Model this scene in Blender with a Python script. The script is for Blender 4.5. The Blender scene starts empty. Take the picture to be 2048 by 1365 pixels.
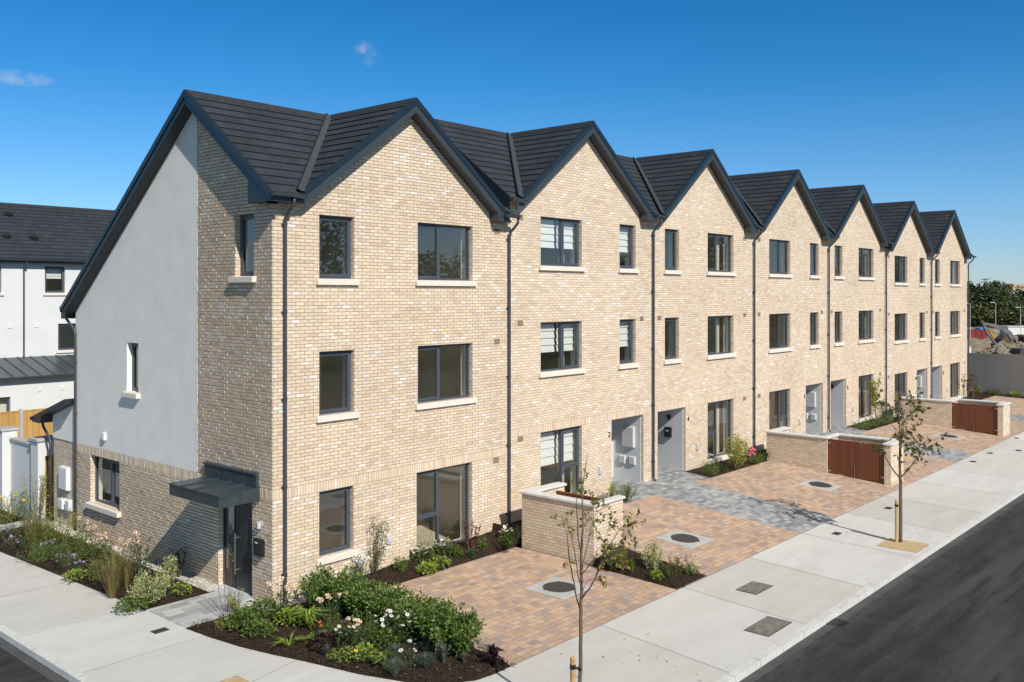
import bpy, bmesh, math, random
from mathutils import Vector
R = math.radians
S = bpy.context.scene
COL = S.collection
rnd = random.Random(11)

# ------------------------------------------------------------------ helpers
class MB:
    """collects shapes; build() links them as one mesh object"""
    def __init__(s): s.v = []; s.f = []; s.m = []; s.uv = {}
    def face(s, pts, m=0, uv=None):
        b = len(s.v); s.v += [tuple(p) for p in pts]
        if uv: s.uv[len(s.f)] = uv
        s.f.append(tuple(range(b, b + len(pts)))); s.m.append(m)
    def mesh(s, verts, faces, m=0):
        b = len(s.v); s.v += [tuple(p) for p in verts]
        for f in faces: s.f.append(tuple(b + i for i in f)); s.m.append(m)
    def hexa(s, c, m=0):
        s.mesh(c, [(0,3,2,1),(4,5,6,7),(0,1,5,4),(1,2,6,5),(2,3,7,6),(3,0,4,7)], m)
    def box(s, x0, x1, y0, y1, z0, z1, m=0):
        s.hexa([(x0,y0,z0),(x1,y0,z0),(x1,y1,z0),(x0,y1,z0),(x0,y0,z1),(x1,y0,z1),(x1,y1,z1),(x0,y1,z1)], m)
    def mbox(s, M, u0, u1, d0, d1, z0, z1, m=0):
        s.hexa([M(u0,d0,z0),M(u1,d0,z0),M(u1,d1,z0),M(u0,d1,z0),M(u0,d0,z1),M(u1,d0,z1),M(u1,d1,z1),M(u0,d1,z1)], m)
    def bbox(s, x0, x1, y0, y1, z0, z1, b=.01, m=0):
        """box with its top edges bevelled"""
        s.hexa([(x0,y0,z0),(x1,y0,z0),(x1,y1,z0),(x0,y1,z0),(x0,y0,z1-b),(x1,y0,z1-b),(x1,y1,z1-b),(x0,y1,z1-b)], m)
        c = [(x0,y0,z1-b),(x1,y0,z1-b),(x1,y1,z1-b),(x0,y1,z1-b),(x0+b,y0+b,z1),(x1-b,y0+b,z1),(x1-b,y1-b,z1),(x0+b,y1-b,z1)]
        s.mesh(c, [(4,5,6,7),(0,1,5,4),(1,2,6,5),(2,3,7,6),(3,0,4,7)], m)
    def prism(s, poly, vec, m=0):
        n = len(poly); vec = Vector(vec)
        a = [Vector(p) for p in poly]; b = [p + vec for p in a]
        s.mesh(a + b, [tuple(range(n))[::-1], tuple(range(n, 2*n))] + [(i, (i+1) % n, n + (i+1) % n, n + i) for i in range(n)], m)
    def tube(s, pts, rad, n=8, m=0, cap=True):
        pts = [Vector(p) for p in pts]
        if not isinstance(rad, (list, tuple)): rad = [rad]*len(pts)
        b = len(s.v); up = None
        for i, p in enumerate(pts):
            t = (pts[min(i+1, len(pts)-1)] - pts[max(i-1, 0)]).normalized()
            if up is None:
                up = Vector((0,0,1)) if abs(t.z) < .9 else Vector((1,0,0))
            a = t.cross(up).normalized(); up = a.cross(t).normalized()
            for k in range(n):
                g = 2*math.pi*k/n
                s.v.append(tuple(p + (a*math.cos(g) + up*math.sin(g))*rad[i]))
        for i in range(len(pts)-1):
            for k in range(n):
                k2 = (k+1) % n
                s.f.append((b+i*n+k, b+i*n+k2, b+(i+1)*n+k2, b+(i+1)*n+k)); s.m.append(m)
        if cap:
            s.f.append(tuple(b+k for k in range(n))[::-1]); s.m.append(m)
            e = b+(len(pts)-1)*n
            s.f.append(tuple(e+k for k in range(n))); s.m.append(m)
    def disc(s, c, r, n=32, m=0, z0=None):
        ring = [(c[0]+r*math.cos(2*math.pi*i/n), c[1]+r*math.sin(2*math.pi*i/n), c[2]) for i in range(n)]
        s.face(ring, m)
        if z0 is not None:
            for i in range(n):
                a, b = ring[i], ring[(i+1) % n]
                s.face([(a[0],a[1],z0),(b[0],b[1],z0),b,a], m)
    def leaf(s, p, d, n, l, w, m=0, fold=.25):
        """one small pointed leaf from p along d, folded along its rib"""
        d = Vector(d).normalized(); sd = d.cross(Vector(n))
        if sd.length < 1e-4: sd = d.cross(Vector((1,.2,.3)))
        sd.normalize(); nn = sd.cross(d)
        p = Vector(p); mid = p + d*l*.5
        s.mesh([p, mid + sd*w*.5 + nn*w*fold, p + d*l, mid - sd*w*.5 + nn*w*fold, mid], [(0,4,1),(4,2,1),(0,3,4),(4,3,2)], m)
    def build(s, name, mats, parent=None, smooth=False, bevel=0):
        me = bpy.data.meshes.new(name); me.from_pydata(s.v, [], s.f)
        if not isinstance(mats, (list, tuple)): mats = [mats]
        for mt in mats: me.materials.append(mt)
        me.polygons.foreach_set('material_index', s.m)
        if s.uv:
            ul = me.uv_layers.new(name='UVMap')
            for fi, uv in s.uv.items():
                p = me.polygons[fi]
                for k, li in enumerate(p.loop_indices): ul.data[li].uv = uv[k]
        if smooth: me.polygons.foreach_set('use_smooth', [True]*len(me.polygons))
        me.update()
        o = bpy.data.objects.new(name, me); COL.objects.link(o)
        if parent: o.parent = parent
        if bevel:
            b = o.modifiers.new('Bevel', 'BEVEL'); b.width = bevel; b.segments = 2; b.limit_method = 'ANGLE'; b.angle_limit = R(40)
        return o

def tag(o, label, cat, group=None):
    o['label'] = label; o['category'] = cat
    if group: o['group'] = group
    return o
def thing(name, label, cat, loc=(0,0,0), rz=0, group=None):
    o = bpy.data.objects.new(name, None); COL.objects.link(o)
    o.location = loc; o.rotation_euler = (0,0,rz); o.empty_display_size = .2
    return tag(o, label, cat, group)
def struct(name, mb, mats, **k):
    o = mb.build(name, mats, **k); o['kind'] = 'structure'; return o
def copy_tree(o, parent=None):
    c = o.copy(); COL.objects.link(c)
    if parent: c.parent = parent
    for ch in list(o.children): copy_tree(ch, c)
    return c

# ------------------------------------------------------------------ node helpers
class NT:
    def __init__(s, nt): s.nt = nt; s.N = nt.nodes; s.L = nt.links
    def add(s, t, **k):
        n = s.N.new(t)
        for a, b in k.items(): setattr(n, a, b)
        return n
    def put(s, sock, v):
        if hasattr(v, 'is_output') or isinstance(v, bpy.types.NodeSocket): s.L.new(v, sock)
        elif v is not None: sock.default_value = v
    def math(s, op, a, b=None, c=None, clamp=False):
        n = s.add('ShaderNodeMath', operation=op, use_clamp=clamp)
        for i, v in enumerate((a, b, c)):
            if v is not None: s.put(n.inputs[i], v)
        return n.outputs[0]
    def mix(s, f, a, b, kind='MIX'):
        n = s.add('ShaderNodeMix', data_type='RGBA', blend_type=kind)
        s.put(n.inputs[0], f); s.put(n.inputs[6], col4(a)); s.put(n.inputs[7], col4(b))
        return n.outputs[2]
    def fmix(s, f, a, b):
        n = s.add('ShaderNodeMix', data_type='FLOAT')
        s.put(n.inputs[0], f); s.put(n.inputs[2], a); s.put(n.inputs[3], b); return n.outputs[0]
    def noise(s, vec, scale, detail=4, rough=.55):
        n = s.add('ShaderNodeTexNoise'); n.inputs['Scale'].default_value = scale
        n.inputs['Detail'].default_value = detail; n.inputs['Roughness'].default_value = rough
        if vec is not None: s.put(n.inputs['Vector'], vec)
        return n.outputs['Fac']
    def ramp(s, f, stops, interp='LINEAR'):
        n = s.add('ShaderNodeValToRGB'); cr = n.color_ramp; cr.interpolation = interp
        while len(cr.elements) < len(stops): cr.elements.new(.5)
        for e, (p, c) in zip(cr.elements, stops): e.position = p; e.color = col4(c)
        s.put(n.inputs[0], f); return n.outputs[0]
    def mapr(s, v, a, b, c=0., d=1.):
        n = s.add('ShaderNodeMapRange'); s.put(n.inputs[0], v)
        for i, x in enumerate((a, b, c, d)): n.inputs[i+1].default_value = x
        return n.outputs[0]
    def xyz(s, x, y, z):
        n = s.add('ShaderNodeCombineXYZ')
        for i, v in enumerate((x, y, z)): s.put(n.inputs[i], v)
        return n.outputs[0]
    def sep(s, v):
        n = s.add('ShaderNodeSeparateXYZ'); s.L.new(v, n.inputs[0]); return n.outputs
    def bump(s, h, strength=.5, dist=.01):
        n = s.add('ShaderNodeBump'); n.inputs['Strength'].default_value = strength; n.inputs['Distance'].default_value = dist
        s.L.new(h, n.inputs['Height']); return n.outputs[0]
def col4(c):
    return (*c, 1.) if isinstance(c, tuple) and len(c) == 3 else c

def mat(name):
    m = bpy.data.materials.new(name); m.use_nodes = True
    t = NT(m.node_tree); p = m.node_tree.nodes['Principled BSDF']
    return m, t, p
def simple(name, c, rough=.6, metal=0., spec=.5, var=.12, scale=6., bump=0., bscale=60.):
    m, t, p = mat(name)
    g = t.add('ShaderNodeNewGeometry').outputs['Position']
    n = t.noise(g, scale, 5)
    k = t.mapr(n, .3, .7, 1-var, 1+var)
    hs = t.mix(1., c, t.xyz(k, k, k), 'MULTIPLY')
    t.L.new(hs, p.inputs['Base Color'])
    p.inputs['Roughness'].default_value = rough; p.inputs['Metallic'].default_value = metal
    p.inputs['Specular IOR Level'].default_value = spec
    if bump:
        t.L.new(t.bump(t.noise(g, bscale, 4), bump, .01), p.inputs['Normal'])
    return m

def brick_mat(name, soldier, mortar=(.285,.243,.198)):
    m, t, p = mat(name)
    g = t.add('ShaderNodeNewGeometry'); tc = t.add('ShaderNodeTexCoord')
    px, py, pz = t.sep(g.outputs['Position']); ox, oy, oz = t.sep(tc.outputs['Object'])
    nx, ny, nz = t.sep(g.outputs['True Normal'])
    fx = t.math('GREATER_THAN', t.math('ABSOLUTE', nx), .5)
    u = t.fmix(fx, px, t.math('ADD', py, .1125)); v = oz
    if soldier:
        s = t.math('MULTIPLY', t.math('GREATER_THAN', v, 2.175), t.math('LESS_THAN', v, 2.4))
        cw = t.fmix(s, .225, .075); ch = t.fmix(s, .075, .225)
        v = t.math('SUBTRACT', v, t.math('MULTIPLY', s, 2.175))
    else: cw, ch, s = .225, .075, 0.
    rowf = t.math('DIVIDE', v, ch); row = t.math('FLOOR', rowf)
    par = t.math('ABSOLUTE', t.math('MODULO', row, 2.))
    uu = t.math('ADD', t.math('DIVIDE', u, cw), t.math('MULTIPLY', par, .5))
    colf = t.math('FLOOR', uu)
    fu = t.math('MULTIPLY', t.math('SUBTRACT', uu, colf), cw); fv = t.math('MULTIPLY', t.math('SUBTRACT', rowf, row), ch)
    du = t.math('MINIMUM', fu, t.math('SUBTRACT', cw, fu)); dv = t.math('MINIMUM', fv, t.math('SUBTRACT', ch, fv))
    d = t.math('MINIMUM', du, dv)
    wob = t.math('MULTIPLY', t.math('SUBTRACT', t.noise(g.outputs['Position'], 45., 2), .5), .006)
    bm = t.mapr(t.math('ADD', d, wob), .0035, .0075)
    wn = t.add('ShaderNodeTexWhiteNoise', noise_dimensions='3D')
    t.L.new(t.xyz(colf, t.math('ADD', row, t.math('MULTIPLY', s, 177.)), fx), wn.inputs['Vector'])
    val = wn.outputs['Value']; wr, wg, wb = t.sep(wn.outputs['Color'])
    big = t.noise(g.outputs['Position'], .55, 3)
    val2 = t.math('ADD', val, t.mapr(big, .3, .7, -.11, .11), clamp=True)
    c = t.ramp(val2, [(0, (.65,.49,.345)), (.10, (.725,.57,.405)), (.42, (.78,.635,.455)), (.70, (.745,.60,.445)), (.83, (.68,.575,.455)), (.89, (.765,.66,.53)), (.96, (.81,.75,.665))], 'CONSTANT')
    c = t.mix(t.math('MULTIPLY', t.math('POWER', wg, 1.6), .34), c, (.60,.455,.345))
    # mottling and lime bloom inside each brick
    mot = t.noise(g.outputs['Position'], 28., 4, .65)
    k = t.mapr(mot, .25, .75, .84, 1.14); c = t.mix(1., c, t.xyz(k, k, k), 'MULTIPLY')
    bl = t.math('MULTIPLY', t.math('GREATER_THAN', wb, .84), t.mapr(t.noise(g.outputs['Position'], 16., 3), .42, .62))
    c = t.mix(t.math('MULTIPLY', bl, .45), c, (.80,.75,.68))
    mc = t.mix(t.noise(g.outputs['Position'], 5., 3), mortar, tuple(x*1.25 for x in mortar))
    c = t.mix(bm, mc, c)
    wz = t.mapr(t.noise(g.outputs['Position'], .38, 5, .6), .3, .7, .93, 1.06); c = t.mix(1., c, t.xyz(wz, wz, wz), 'MULTIPLY')   # batches of brick
    t.L.new(c, p.inputs['Base Color']); p.inputs['Roughness'].default_value = .9; p.inputs['Specular IOR Level'].default_value = .2
    hh = t.math('ADD', t.math('MULTIPLY', bm, 1.), t.math('ADD', t.math('MULTIPLY', mot, .45), t.math('MULTIPLY', wr, .35)))
    t.L.new(t.bump(hh, .28, .010), p.inputs['Normal'])
    return m

def block_mat(name, stops, w=.23, h=.155, joint=(.16,.13,.10), rough=.85):
    m, t, p = mat(name)
    pos = t.add('ShaderNodeNewGeometry').outputs['Position']; px, py, pz = t.sep(pos)
    rowf = t.math('DIVIDE', t.math('ADD', py, 40.), h); row = t.math('FLOOR', rowf)
    wr = t.add('ShaderNodeTexWhiteNoise', noise_dimensions='1D'); t.L.new(row, wr.inputs['W'])
    uu = t.math('ADD', t.math('DIVIDE', px, w), t.math('MULTIPLY', wr.outputs['Value'], 1.)); cf = t.math('FLOOR', uu)
    # some courses carry longer blocks
    fu = t.math('MULTIPLY', t.math('SUBTRACT', uu, cf), w); fv = t.math('MULTIPLY', t.math('SUBTRACT', rowf, row), h)
    d = t.math('MINIMUM', t.math('MINIMUM', fu, t.math('SUBTRACT', w, fu)), t.math('MINIMUM', fv, t.math('SUBTRACT', h, fv)))
    bm = t.mapr(d, .001, .006)
    wn = t.add('ShaderNodeTexWhiteNoise', noise_dimensions='2D'); t.L.new(t.xyz(cf, row, 0.), wn.inputs['Vector'])
    v = t.math('ADD', t.math('MULTIPLY', wn.outputs['Value'], .72), t.math('MULTIPLY', t.noise(pos, 6.5, 5), .34))
    c = t.ramp(v, stops)
    k = t.mapr(t.noise(pos, 30., 4), .25, .75, .88, 1.12); c = t.mix(1., c, t.xyz(k, k, k), 'MULTIPLY')
    k2 = t.mapr(t.noise(pos, .6, 3), .3, .7, .92, 1.07); c = t.mix(1., c, t.xyz(k2, k2, k2), 'MULTIPLY')
    c = t.mix(bm, joint, c)
    t.L.new(c, p.inputs['Base Color']); p.inputs['Roughness'].default_value = rough; p.inputs['Specular IOR Level'].default_value = .25
    t.L.new(t.bump(t.math('ADD', bm, t.math('MULTIPLY', t.noise(pos, 80., 3), .3)), .35, .006), p.inputs['Normal'])
    return m

def slate_mat(name, base=(.036,.041,.049)):
    m, t, p = mat(name)
    uv = t.add('ShaderNodeTexCoord').outputs['UV']; u, v, _ = t.sep(uv)
    pos = t.add('ShaderNodeNewGeometry').outputs['Position']
    row = t.math('FLOOR', t.math('DIVIDE', t.math('ADD', v, .001), .32))
    uu = t.math('ADD', t.math('DIVIDE', u, .42), t.math('MULTIPLY', t.math('MODULO', row, 2.), .5)); cf = t.math('FLOOR', uu)
    fu = t.math('SUBTRACT', uu, cf); d = t.math('MULTIPLY', t.math('MINIMUM', fu, t.math('SUBTRACT', 1., fu)), .42)
    j = t.mapr(d, .002, .006)
    wn = t.add('ShaderNodeTexWhiteNoise', noise_dimensions='2D'); t.L.new(t.xyz(cf, row, 0.), wn.inputs['Vector'])
    k = t.math('MULTIPLY', t.mapr(wn.outputs['Value'], 0, 1, .84, 1.17), t.mapr(t.noise(pos, 9., 5), .3, .7, .85, 1.18))
    c = t.mix(1., base, t.xyz(k, k, t.math('MULTIPLY', k, 1.02)), 'MULTIPLY')
    dust = t.mapr(t.noise(pos, 2.2, 5, .6), .52, .75, 0, .35)
    c = t.mix(dust, c, (.066,.068,.072))
    fv = t.math('FRACT', t.math('DIVIDE', t.math('ADD', v, .001), .32)); j = t.math('MULTIPLY', j, t.mapr(fv, .025, .06))
    c = t.mix(j, (.018,.019,.022), c)
    t.L.new(c, p.inputs['Base Color']); p.inputs['Roughness'].default_value = .62; p.inputs['Specular IOR Level'].default_value = .35
    t.L.new(t.bump(t.math('ADD', j, t.math('MULTIPLY', t.noise(pos, 40., 4), .4)), .4, .006), p.inputs['Normal'])
    return m

def ground_mat(name, c1, c2, c3=None, s1=.8, s2=14., rough=.9, bump=.3, bscale=120., bdist=.004, stretch=None):
    m, t, p = mat(name)
    pos = t.add('ShaderNodeNewGeometry').outputs['Position']
    vec = pos
    if stretch:
        mp = t.add('ShaderNodeMapping'); t.L.new(pos, mp.inputs[0]); mp.inputs['Scale'].default_value = stretch
        vec = mp.outputs[0]
    f = t.mapr(t.noise(vec, s1, 5, .6), .32, .68)
    c = t.mix(f, c1, c2)
    if c3: c = t.mix(t.mapr(t.noise(pos, s2, 5, .65), .5, .72), c, c3)
    fine = t.mapr(t.noise(pos, 180., 3), .2, .8, .86, 1.14); c = t.mix(1., c, t.xyz(fine, fine, fine), 'MULTIPLY')
    t.L.new(c, p.inputs['Base Color']); p.inputs['Roughness'].default_value = rough; p.inputs['Specular IOR Level'].default_value = .25
    t.L.new(t.bump(t.noise(pos, bscale, 4, .65), bump, bdist), p.inputs['Normal'])
    return m

def leaf_mat(name, stops, trans=.35, rough=.5):
    m, t, p = mat(name)
    g = t.add('ShaderNodeNewGeometry')
    c = t.ramp(g.outputs['Random Per Island'], stops)
    t.L.new(c, p.inputs['Base Color']); p.inputs['Roughness'].default_value = rough; p.inputs['Specular IOR Level'].default_value = .35
    tr = t.add('ShaderNodeBsdfTranslucent'); t.L.new(t.mix(1., c, (1.25,1.3,.7), 'MULTIPLY'), tr.inputs['Color'])
    mx = t.add('ShaderNodeMixShader'); mx.inputs[0].default_value = trans
    out = t.N['Material Output']
    t.L.new(p.outputs[0], mx.inputs[1]); t.L.new(tr.outputs[0], mx.inputs[2]); t.L.new(mx.outputs[0], out.inputs[0])
    return m

def glass_mat(name, tint=(.92,.92,.89), f0=.145):
    m, t, p = mat(name); t.N.remove(p)
    ge = t.add('ShaderNodeNewGeometry'); dn = t.add('ShaderNodeVectorMath', operation='DOT_PRODUCT'); t.L.new(ge.outputs['Normal'], dn.inputs[0]); t.L.new(ge.outputs['Incoming'], dn.inputs[1])
    sch = t.math('POWER', t.math('SUBTRACT', 1., t.math('ABSOLUTE', dn.outputs['Value']), clamp=True), 5.)
    fac = t.math('ADD', f0, t.math('MULTIPLY', sch, 1.-f0))     # a thin double pane reflects alike from both sides
    tr = t.add('ShaderNodeBsdfTransparent'); tr.inputs['Color'].default_value = col4(tint)
    gl = t.add('ShaderNodeBsdfGlossy'); gl.inputs['Roughness'].default_value = .0; gl.inputs['Color'].default_value = (.95,.97,1,1)
    mx = t.add('ShaderNodeMixShader'); t.L.new(fac, mx.inputs[0]); t.L.new(tr.outputs[0], mx.inputs[1]); t.L.new(gl.outputs[0], mx.inputs[2])
    # faint waviness of the pane
    pos = t.add('ShaderNodeNewGeometry').outputs['Position']
    t.L.new(t.bump(t.noise(pos, 1.3, 2), .06, .02), gl.inputs['Normal'])
    t.L.new(mx.outputs[0], t.N['Material Output'].inputs[0])
    return m

M = {}
M['brick'] = brick_mat('buff_brick', True)
M['brick_plain'] = brick_mat('buff_brick_plain', False)
M['render'] = simple('white_render', (.88,.845,.785), .92, spec=.15, var=.05, scale=1.7, bump=.12, bscale=220.)
M['render_grey'] = simple('pale_grey_render', (.60,.60,.595), .9, spec=.2, var=.04, scale=3, bump=.1, bscale=200.)
M['render_white'] = simple('bright_white_render', (.70,.70,.68), .92, spec=.15, var=.04, scale=.9, bump=.1, bscale=160.)
M['anthracite'] = simple('anthracite_metal', (.042,.052,.060), .34, spec=.6, var=.08, scale=3)
M['fascia'] = simple('fascia_board', (.038,.049,.058), .42, spec=.55, var=.1, scale=2)
M['verge'] = simple('dark_verge_trim', (.012,.021,.030), .35, spec=.6, var=.1, scale=4)
M['soffit'] = simple('soffit_board', (.038,.042,.046), .6, var=.1)
M['pipe'] = simple('grey_plastic_pipe', (.050,.056,.066), .4, spec=.5, var=.1, scale=5)
M['frame'] = simple('window_frame_grey', (.070,.083,.105), .42, spec=.5, var=.05)
M['zinc'] = simple('zinc_sheet', (.042,.056,.064), .36, spec=.55, var=.16, scale=3.5)
M['lead'] = simple('lead_flashing', (.058,.062,.068), .55, spec=.5, var=.2, scale=7)
M['stone'] = simple('pale_stone', (.76,.70,.60), .85, spec=.25, var=.07, scale=12, bump=.15, bscale=150.)
M['cap'] = simple('white_coping', (.66,.655,.63), .85, spec=.25, var=.08, scale=5, bump=.15, bscale=140.)
M['plaster'] = simple('interior_plaster', (.88,.86,.76), .95, var=.02)
M['floorwood'] = simple('interior_floor', (.62,.56,.45), .6, var=.15, scale=3)
M['blind'] = simple('white_blind_cloth', (.80,.82,.80), .9, var=.05, scale=14)
M['curtain'] = simple('cream_curtain', (.68,.66,.56), .9, var=.06, scale=14)
M['white'] = simple('white_plastic', (.74,.75,.75), .45, var=.03)
M['offwhite'] = simple('grey_white_box', (.56,.57,.57), .5, var=.05)
M['black'] = simple('black_metal', (.018,.019,.021), .4, var=.15)
M['door'] = simple('dark_door', (.026,.031,.036), .38, var=.2, scale=2)
M['steel'] = simple('brushed_steel', (.55,.55,.54), .3, metal=.9, var=.05)
M['airbrick'] = simple('brown_air_brick', (.30,.20,.13), .85, var=.1, scale=20, bump=.4, bscale=90.)
M['glass'] = glass_mat('window_glass')
M['slate'] = slate_mat('dark_slate')
M['ridge'] = simple('ridge_tile', (.030,.032,.036), .6, var=.2, scale=6)
M['pave_orange'] = block_mat('orange_block_paving', [(.08,(.28,.255,.24)),(.20,(.38,.295,.24)),(.32,(.49,.335,.245)),(.48,(.56,.39,.265)),(.62,(.60,.445,.315)),(.74,(.50,.335,.265)),(.85,(.42,.345,.295)),(.96,(.31,.29,.28))])
M['pave_grey'] = block_mat('grey_block_paving', [(.1,(.20,.205,.215)),(.4,(.29,.295,.30)),(.65,(.37,.375,.38)),(.9,(.46,.465,.46))], joint=(.12,.12,.12))
M['pave_side'] = block_mat('pale_grey_flags', [(.1,(.30,.30,.30)),(.5,(.42,.42,.415)),(.9,(.54,.54,.53))], w=.4, h=.2, joint=(.2,.2,.2))
def slab_mat():
    m, t, p = mat('pavement_concrete'); pos = t.add('ShaderNodeNewGeometry').outputs['Position']; x, y, z = t.sep(pos)
    front = t.math('GREATER_THAN', x, .5)
    sid = t.fmix(front, t.math('ADD', t.math('FLOOR', t.math('DIVIDE', t.math('ADD', y, .5), 2.7)), 50.), t.math('FLOOR', t.math('DIVIDE', t.math('SUBTRACT', t.math('ADD', x, t.math('MULTIPLY', y, -.13)), 4.35), 3.08)))
    wn = t.add('ShaderNodeTexWhiteNoise', noise_dimensions='1D'); t.L.new(sid, wn.inputs['W'])
    c = t.mix(wn.outputs['Value'], (.565,.545,.50), (.655,.645,.62))
    mp = t.add('ShaderNodeMapping'); t.L.new(pos, mp.inputs[0]); mp.inputs['Scale'].default_value = (.35,1.6,1)
    k = t.mapr(t.noise(mp.outputs[0], 1.1, 6, .62), .3, .7, .92, 1.06); c = t.mix(1., c, t.xyz(k, k, k), 'MULTIPLY')
    c = t.mix(t.mapr(t.noise(pos, .9, 5, .62), .54, .76, 0, .5), c, (.50,.47,.40))          # damp and dust blotches
    c = t.mix(t.mapr(t.noise(pos, 7., 4, .7), .63, .76, 0, .35), c, (.40,.385,.35))        # small stains
    c = t.mix(t.mapr(t.noise(pos, 1.7, 5, .6), .60, .74, 0, .4), c, (.72,.71,.69))          # pale laitance
    fi = t.mapr(t.noise(pos, 140., 3, .7), .2, .8, .90, 1.09); c = t.mix(1., c, t.xyz(fi, fi, fi), 'MULTIPLY')
    t.L.new(c, p.inputs['Base Color']); p.inputs['Roughness'].default_value = .9; p.inputs['Specular IOR Level'].default_value = .25
    t.L.new(t.bump(t.noise(pos, 110., 4, .65), .15, .004), p.inputs['Normal']); return m
M['concrete'] = slab_mat()
M['kerb'] = ground_mat('kerb_stone', (.58,.57,.53), (.68,.67,.63), (.5,.49,.46), s1=2., s2=9., bump=.15)
M['joint'] = simple('pavement_joint', (.30,.295,.28), .95, var=.15)
def asphalt_mat():
    m, t, p = mat('dark_asphalt'); pos = t.add('ShaderNodeNewGeometry').outputs['Position']; x, y, z = t.sep(pos)
    mp = t.add('ShaderNodeMapping'); t.L.new(pos, mp.inputs[0]); mp.inputs['Scale'].default_value = (.10,1.1,1)
    n = t.noise(mp.outputs[0], 1.0, 6, .6); c = t.mix(t.mapr(n, .36, .64), (.019,.019,.0195), (.058,.058,.058))
    c = t.mix(t.mapr(t.noise(pos, 1.6, 6, .65), .48, .78, 0, .5), c, (.070,.069,.067))
    c = t.mix(t.mapr(t.noise(mp.outputs[0], 2.6, 5, .6), .52, .64, 0, .7), c, (.020,.020,.020))
    st = t.add('ShaderNodeTexVoronoi'); st.inputs['Scale'].default_value = 85.; t.L.new(pos, st.inputs['Vector'])
    k = t.mapr(t.sep(st.outputs['Color'])[0], 0, 1, .62, 1.45); c = t.mix(1., c, t.xyz(k, k, k), 'MULTIPLY')
    c = t.mix(t.math('MULTIPLY', t.mapr(y, -9.5, -8.95, 0, 1), t.math('MULTIPLY', t.math('GREATER_THAN', x, 2.), t.mapr(t.noise(pos, 3., 4), .4, .65, 0, .55))), c, (.13,.12,.105))   # grit washed to the kerb
    t.L.new(c, p.inputs['Base Color']); p.inputs['Roughness'].default_value = .85; p.inputs['Specular IOR Level'].default_value = .3
    t.L.new(t.bump(st.outputs['Distance'], .5, .006), p.inputs['Normal']); return m
M['asphalt'] = asphalt_mat()
M['mulch'] = ground_mat('bark_mulch', (.022,.013,.009), (.050,.029,.018), (.085,.052,.032), s1=14., s2=38., bump=1., bscale=70., bdist=.03)
M['gravel'] = ground_mat('pale_gravel', (.50,.46,.40), (.66,.62,.56), (.36,.31,.25), s1=30., s2=55., bump=1., bscale=60., bdist=.03)
M['sand'] = ground_mat('tree_pit_gravel', (.52,.38,.20), (.60,.46,.27), (.44,.31,.16), s1=6., s2=40., bump=.6, bscale=160., bdist=.01)
M['terrain'] = ground_mat('rough_grass_land', (.075,.07,.033), (.11,.10,.05), (.14,.115,.07), s1=.12, s2=.7, bump=.5, bscale=8., bdist=.1)
M['dirt'] = ground_mat('site_dirt', (.26,.19,.115), (.38,.31,.22), (.15,.10,.06), s1=.25, s2=1.2, bump=.8, bscale=3., bdist=.2)
M['rock'] = ground_mat('rubble_stone', (.20,.16,.11), (.36,.31,.24), (.09,.065,.04), s1=.8, s2=3., bump=.8, bscale=9., bdist=.1)
M['gatewood'] = None
def wood_mat(name, c1, c2, board=.11, axis='Y', groove=(.02,.01,.006)):
    m, t, p = mat(name)
    pos = t.add('ShaderNodeNewGeometry').outputs['Position']; x, y, z = t.sep(pos)
    a = y if axis == 'Y' else x
    bf = t.math('DIVIDE', a, board); b = t.math('FLOOR', bf)
    fr = t.math('SUBTRACT', bf, b); d = t.math('MULTIPLY', t.math('MINIMUM', fr, t.math('SUBTRACT', 1., fr)), board)
    j = t.mapr(d, .002, .006)
    wn = t.add('ShaderNodeTexWhiteNoise', noise_dimensions='1D'); t.L.new(b, wn.inputs['W'])
    gr = t.noise(t.xyz(t.math('MULTIPLY', a, 40.), t.math('MULTIPLY', z, 2.), t.math('MULTIPLY', b, 3.1)), 1., 5, .6)
    f = t.math('ADD', t.math('MULTIPLY', gr, .7), t.math('MULTIPLY', wn.outputs['Value'], .4), clamp=True)
    c = t.mix(j, groove, t.mix(f, c1, c2))
    t.L.new(c, p.inputs['Base Color']); p.inputs['Roughness'].default_value = .6
    t.L.new(t.bump(t.math('ADD', j, t.math('MULTIPLY', gr, .2)), .5, .008), p.inputs['Normal'])
    return m
M['gatewood'] = wood_mat('red_stained_boards', (.095,.026,.010), (.20,.062,.022))
M['gateedge'] = simple('red_stained_rail', (.22,.07,.03), .6, var=.2, scale=9)
M['fencewood'] = wood_mat('yellow_timber', (.40,.22,.055), (.62,.37,.12), .223, 'X', (.12,.06,.02))
M['sidegate'] = wood_mat('yellow_timber_gate', (.36,.20,.05), (.55,.33,.11), .12, 'X', (.1,.05,.015))
M['stake'] = simple('timber_stake', (.50,.34,.16), .8, var=.25, scale=12)
M['bark'] = simple('young_bark', (.16,.105,.075), .85, var=.3, scale=25, bump=.4, bscale=80.)
M['bark2'] = simple('dark_bark', (.06,.045,.035), .9, var=.3, scale=4)
M['hoard'] = simple('grey_hoarding_panel', (.20,.197,.19), .6, var=.05, scale=.7)
M['conc_post'] = simple('concrete_post', (.45,.44,.42), .9, var=.1, scale=5)
M['step'] = simple('pale_step_stone', (.50,.53,.56), .7, var=.08)

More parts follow.
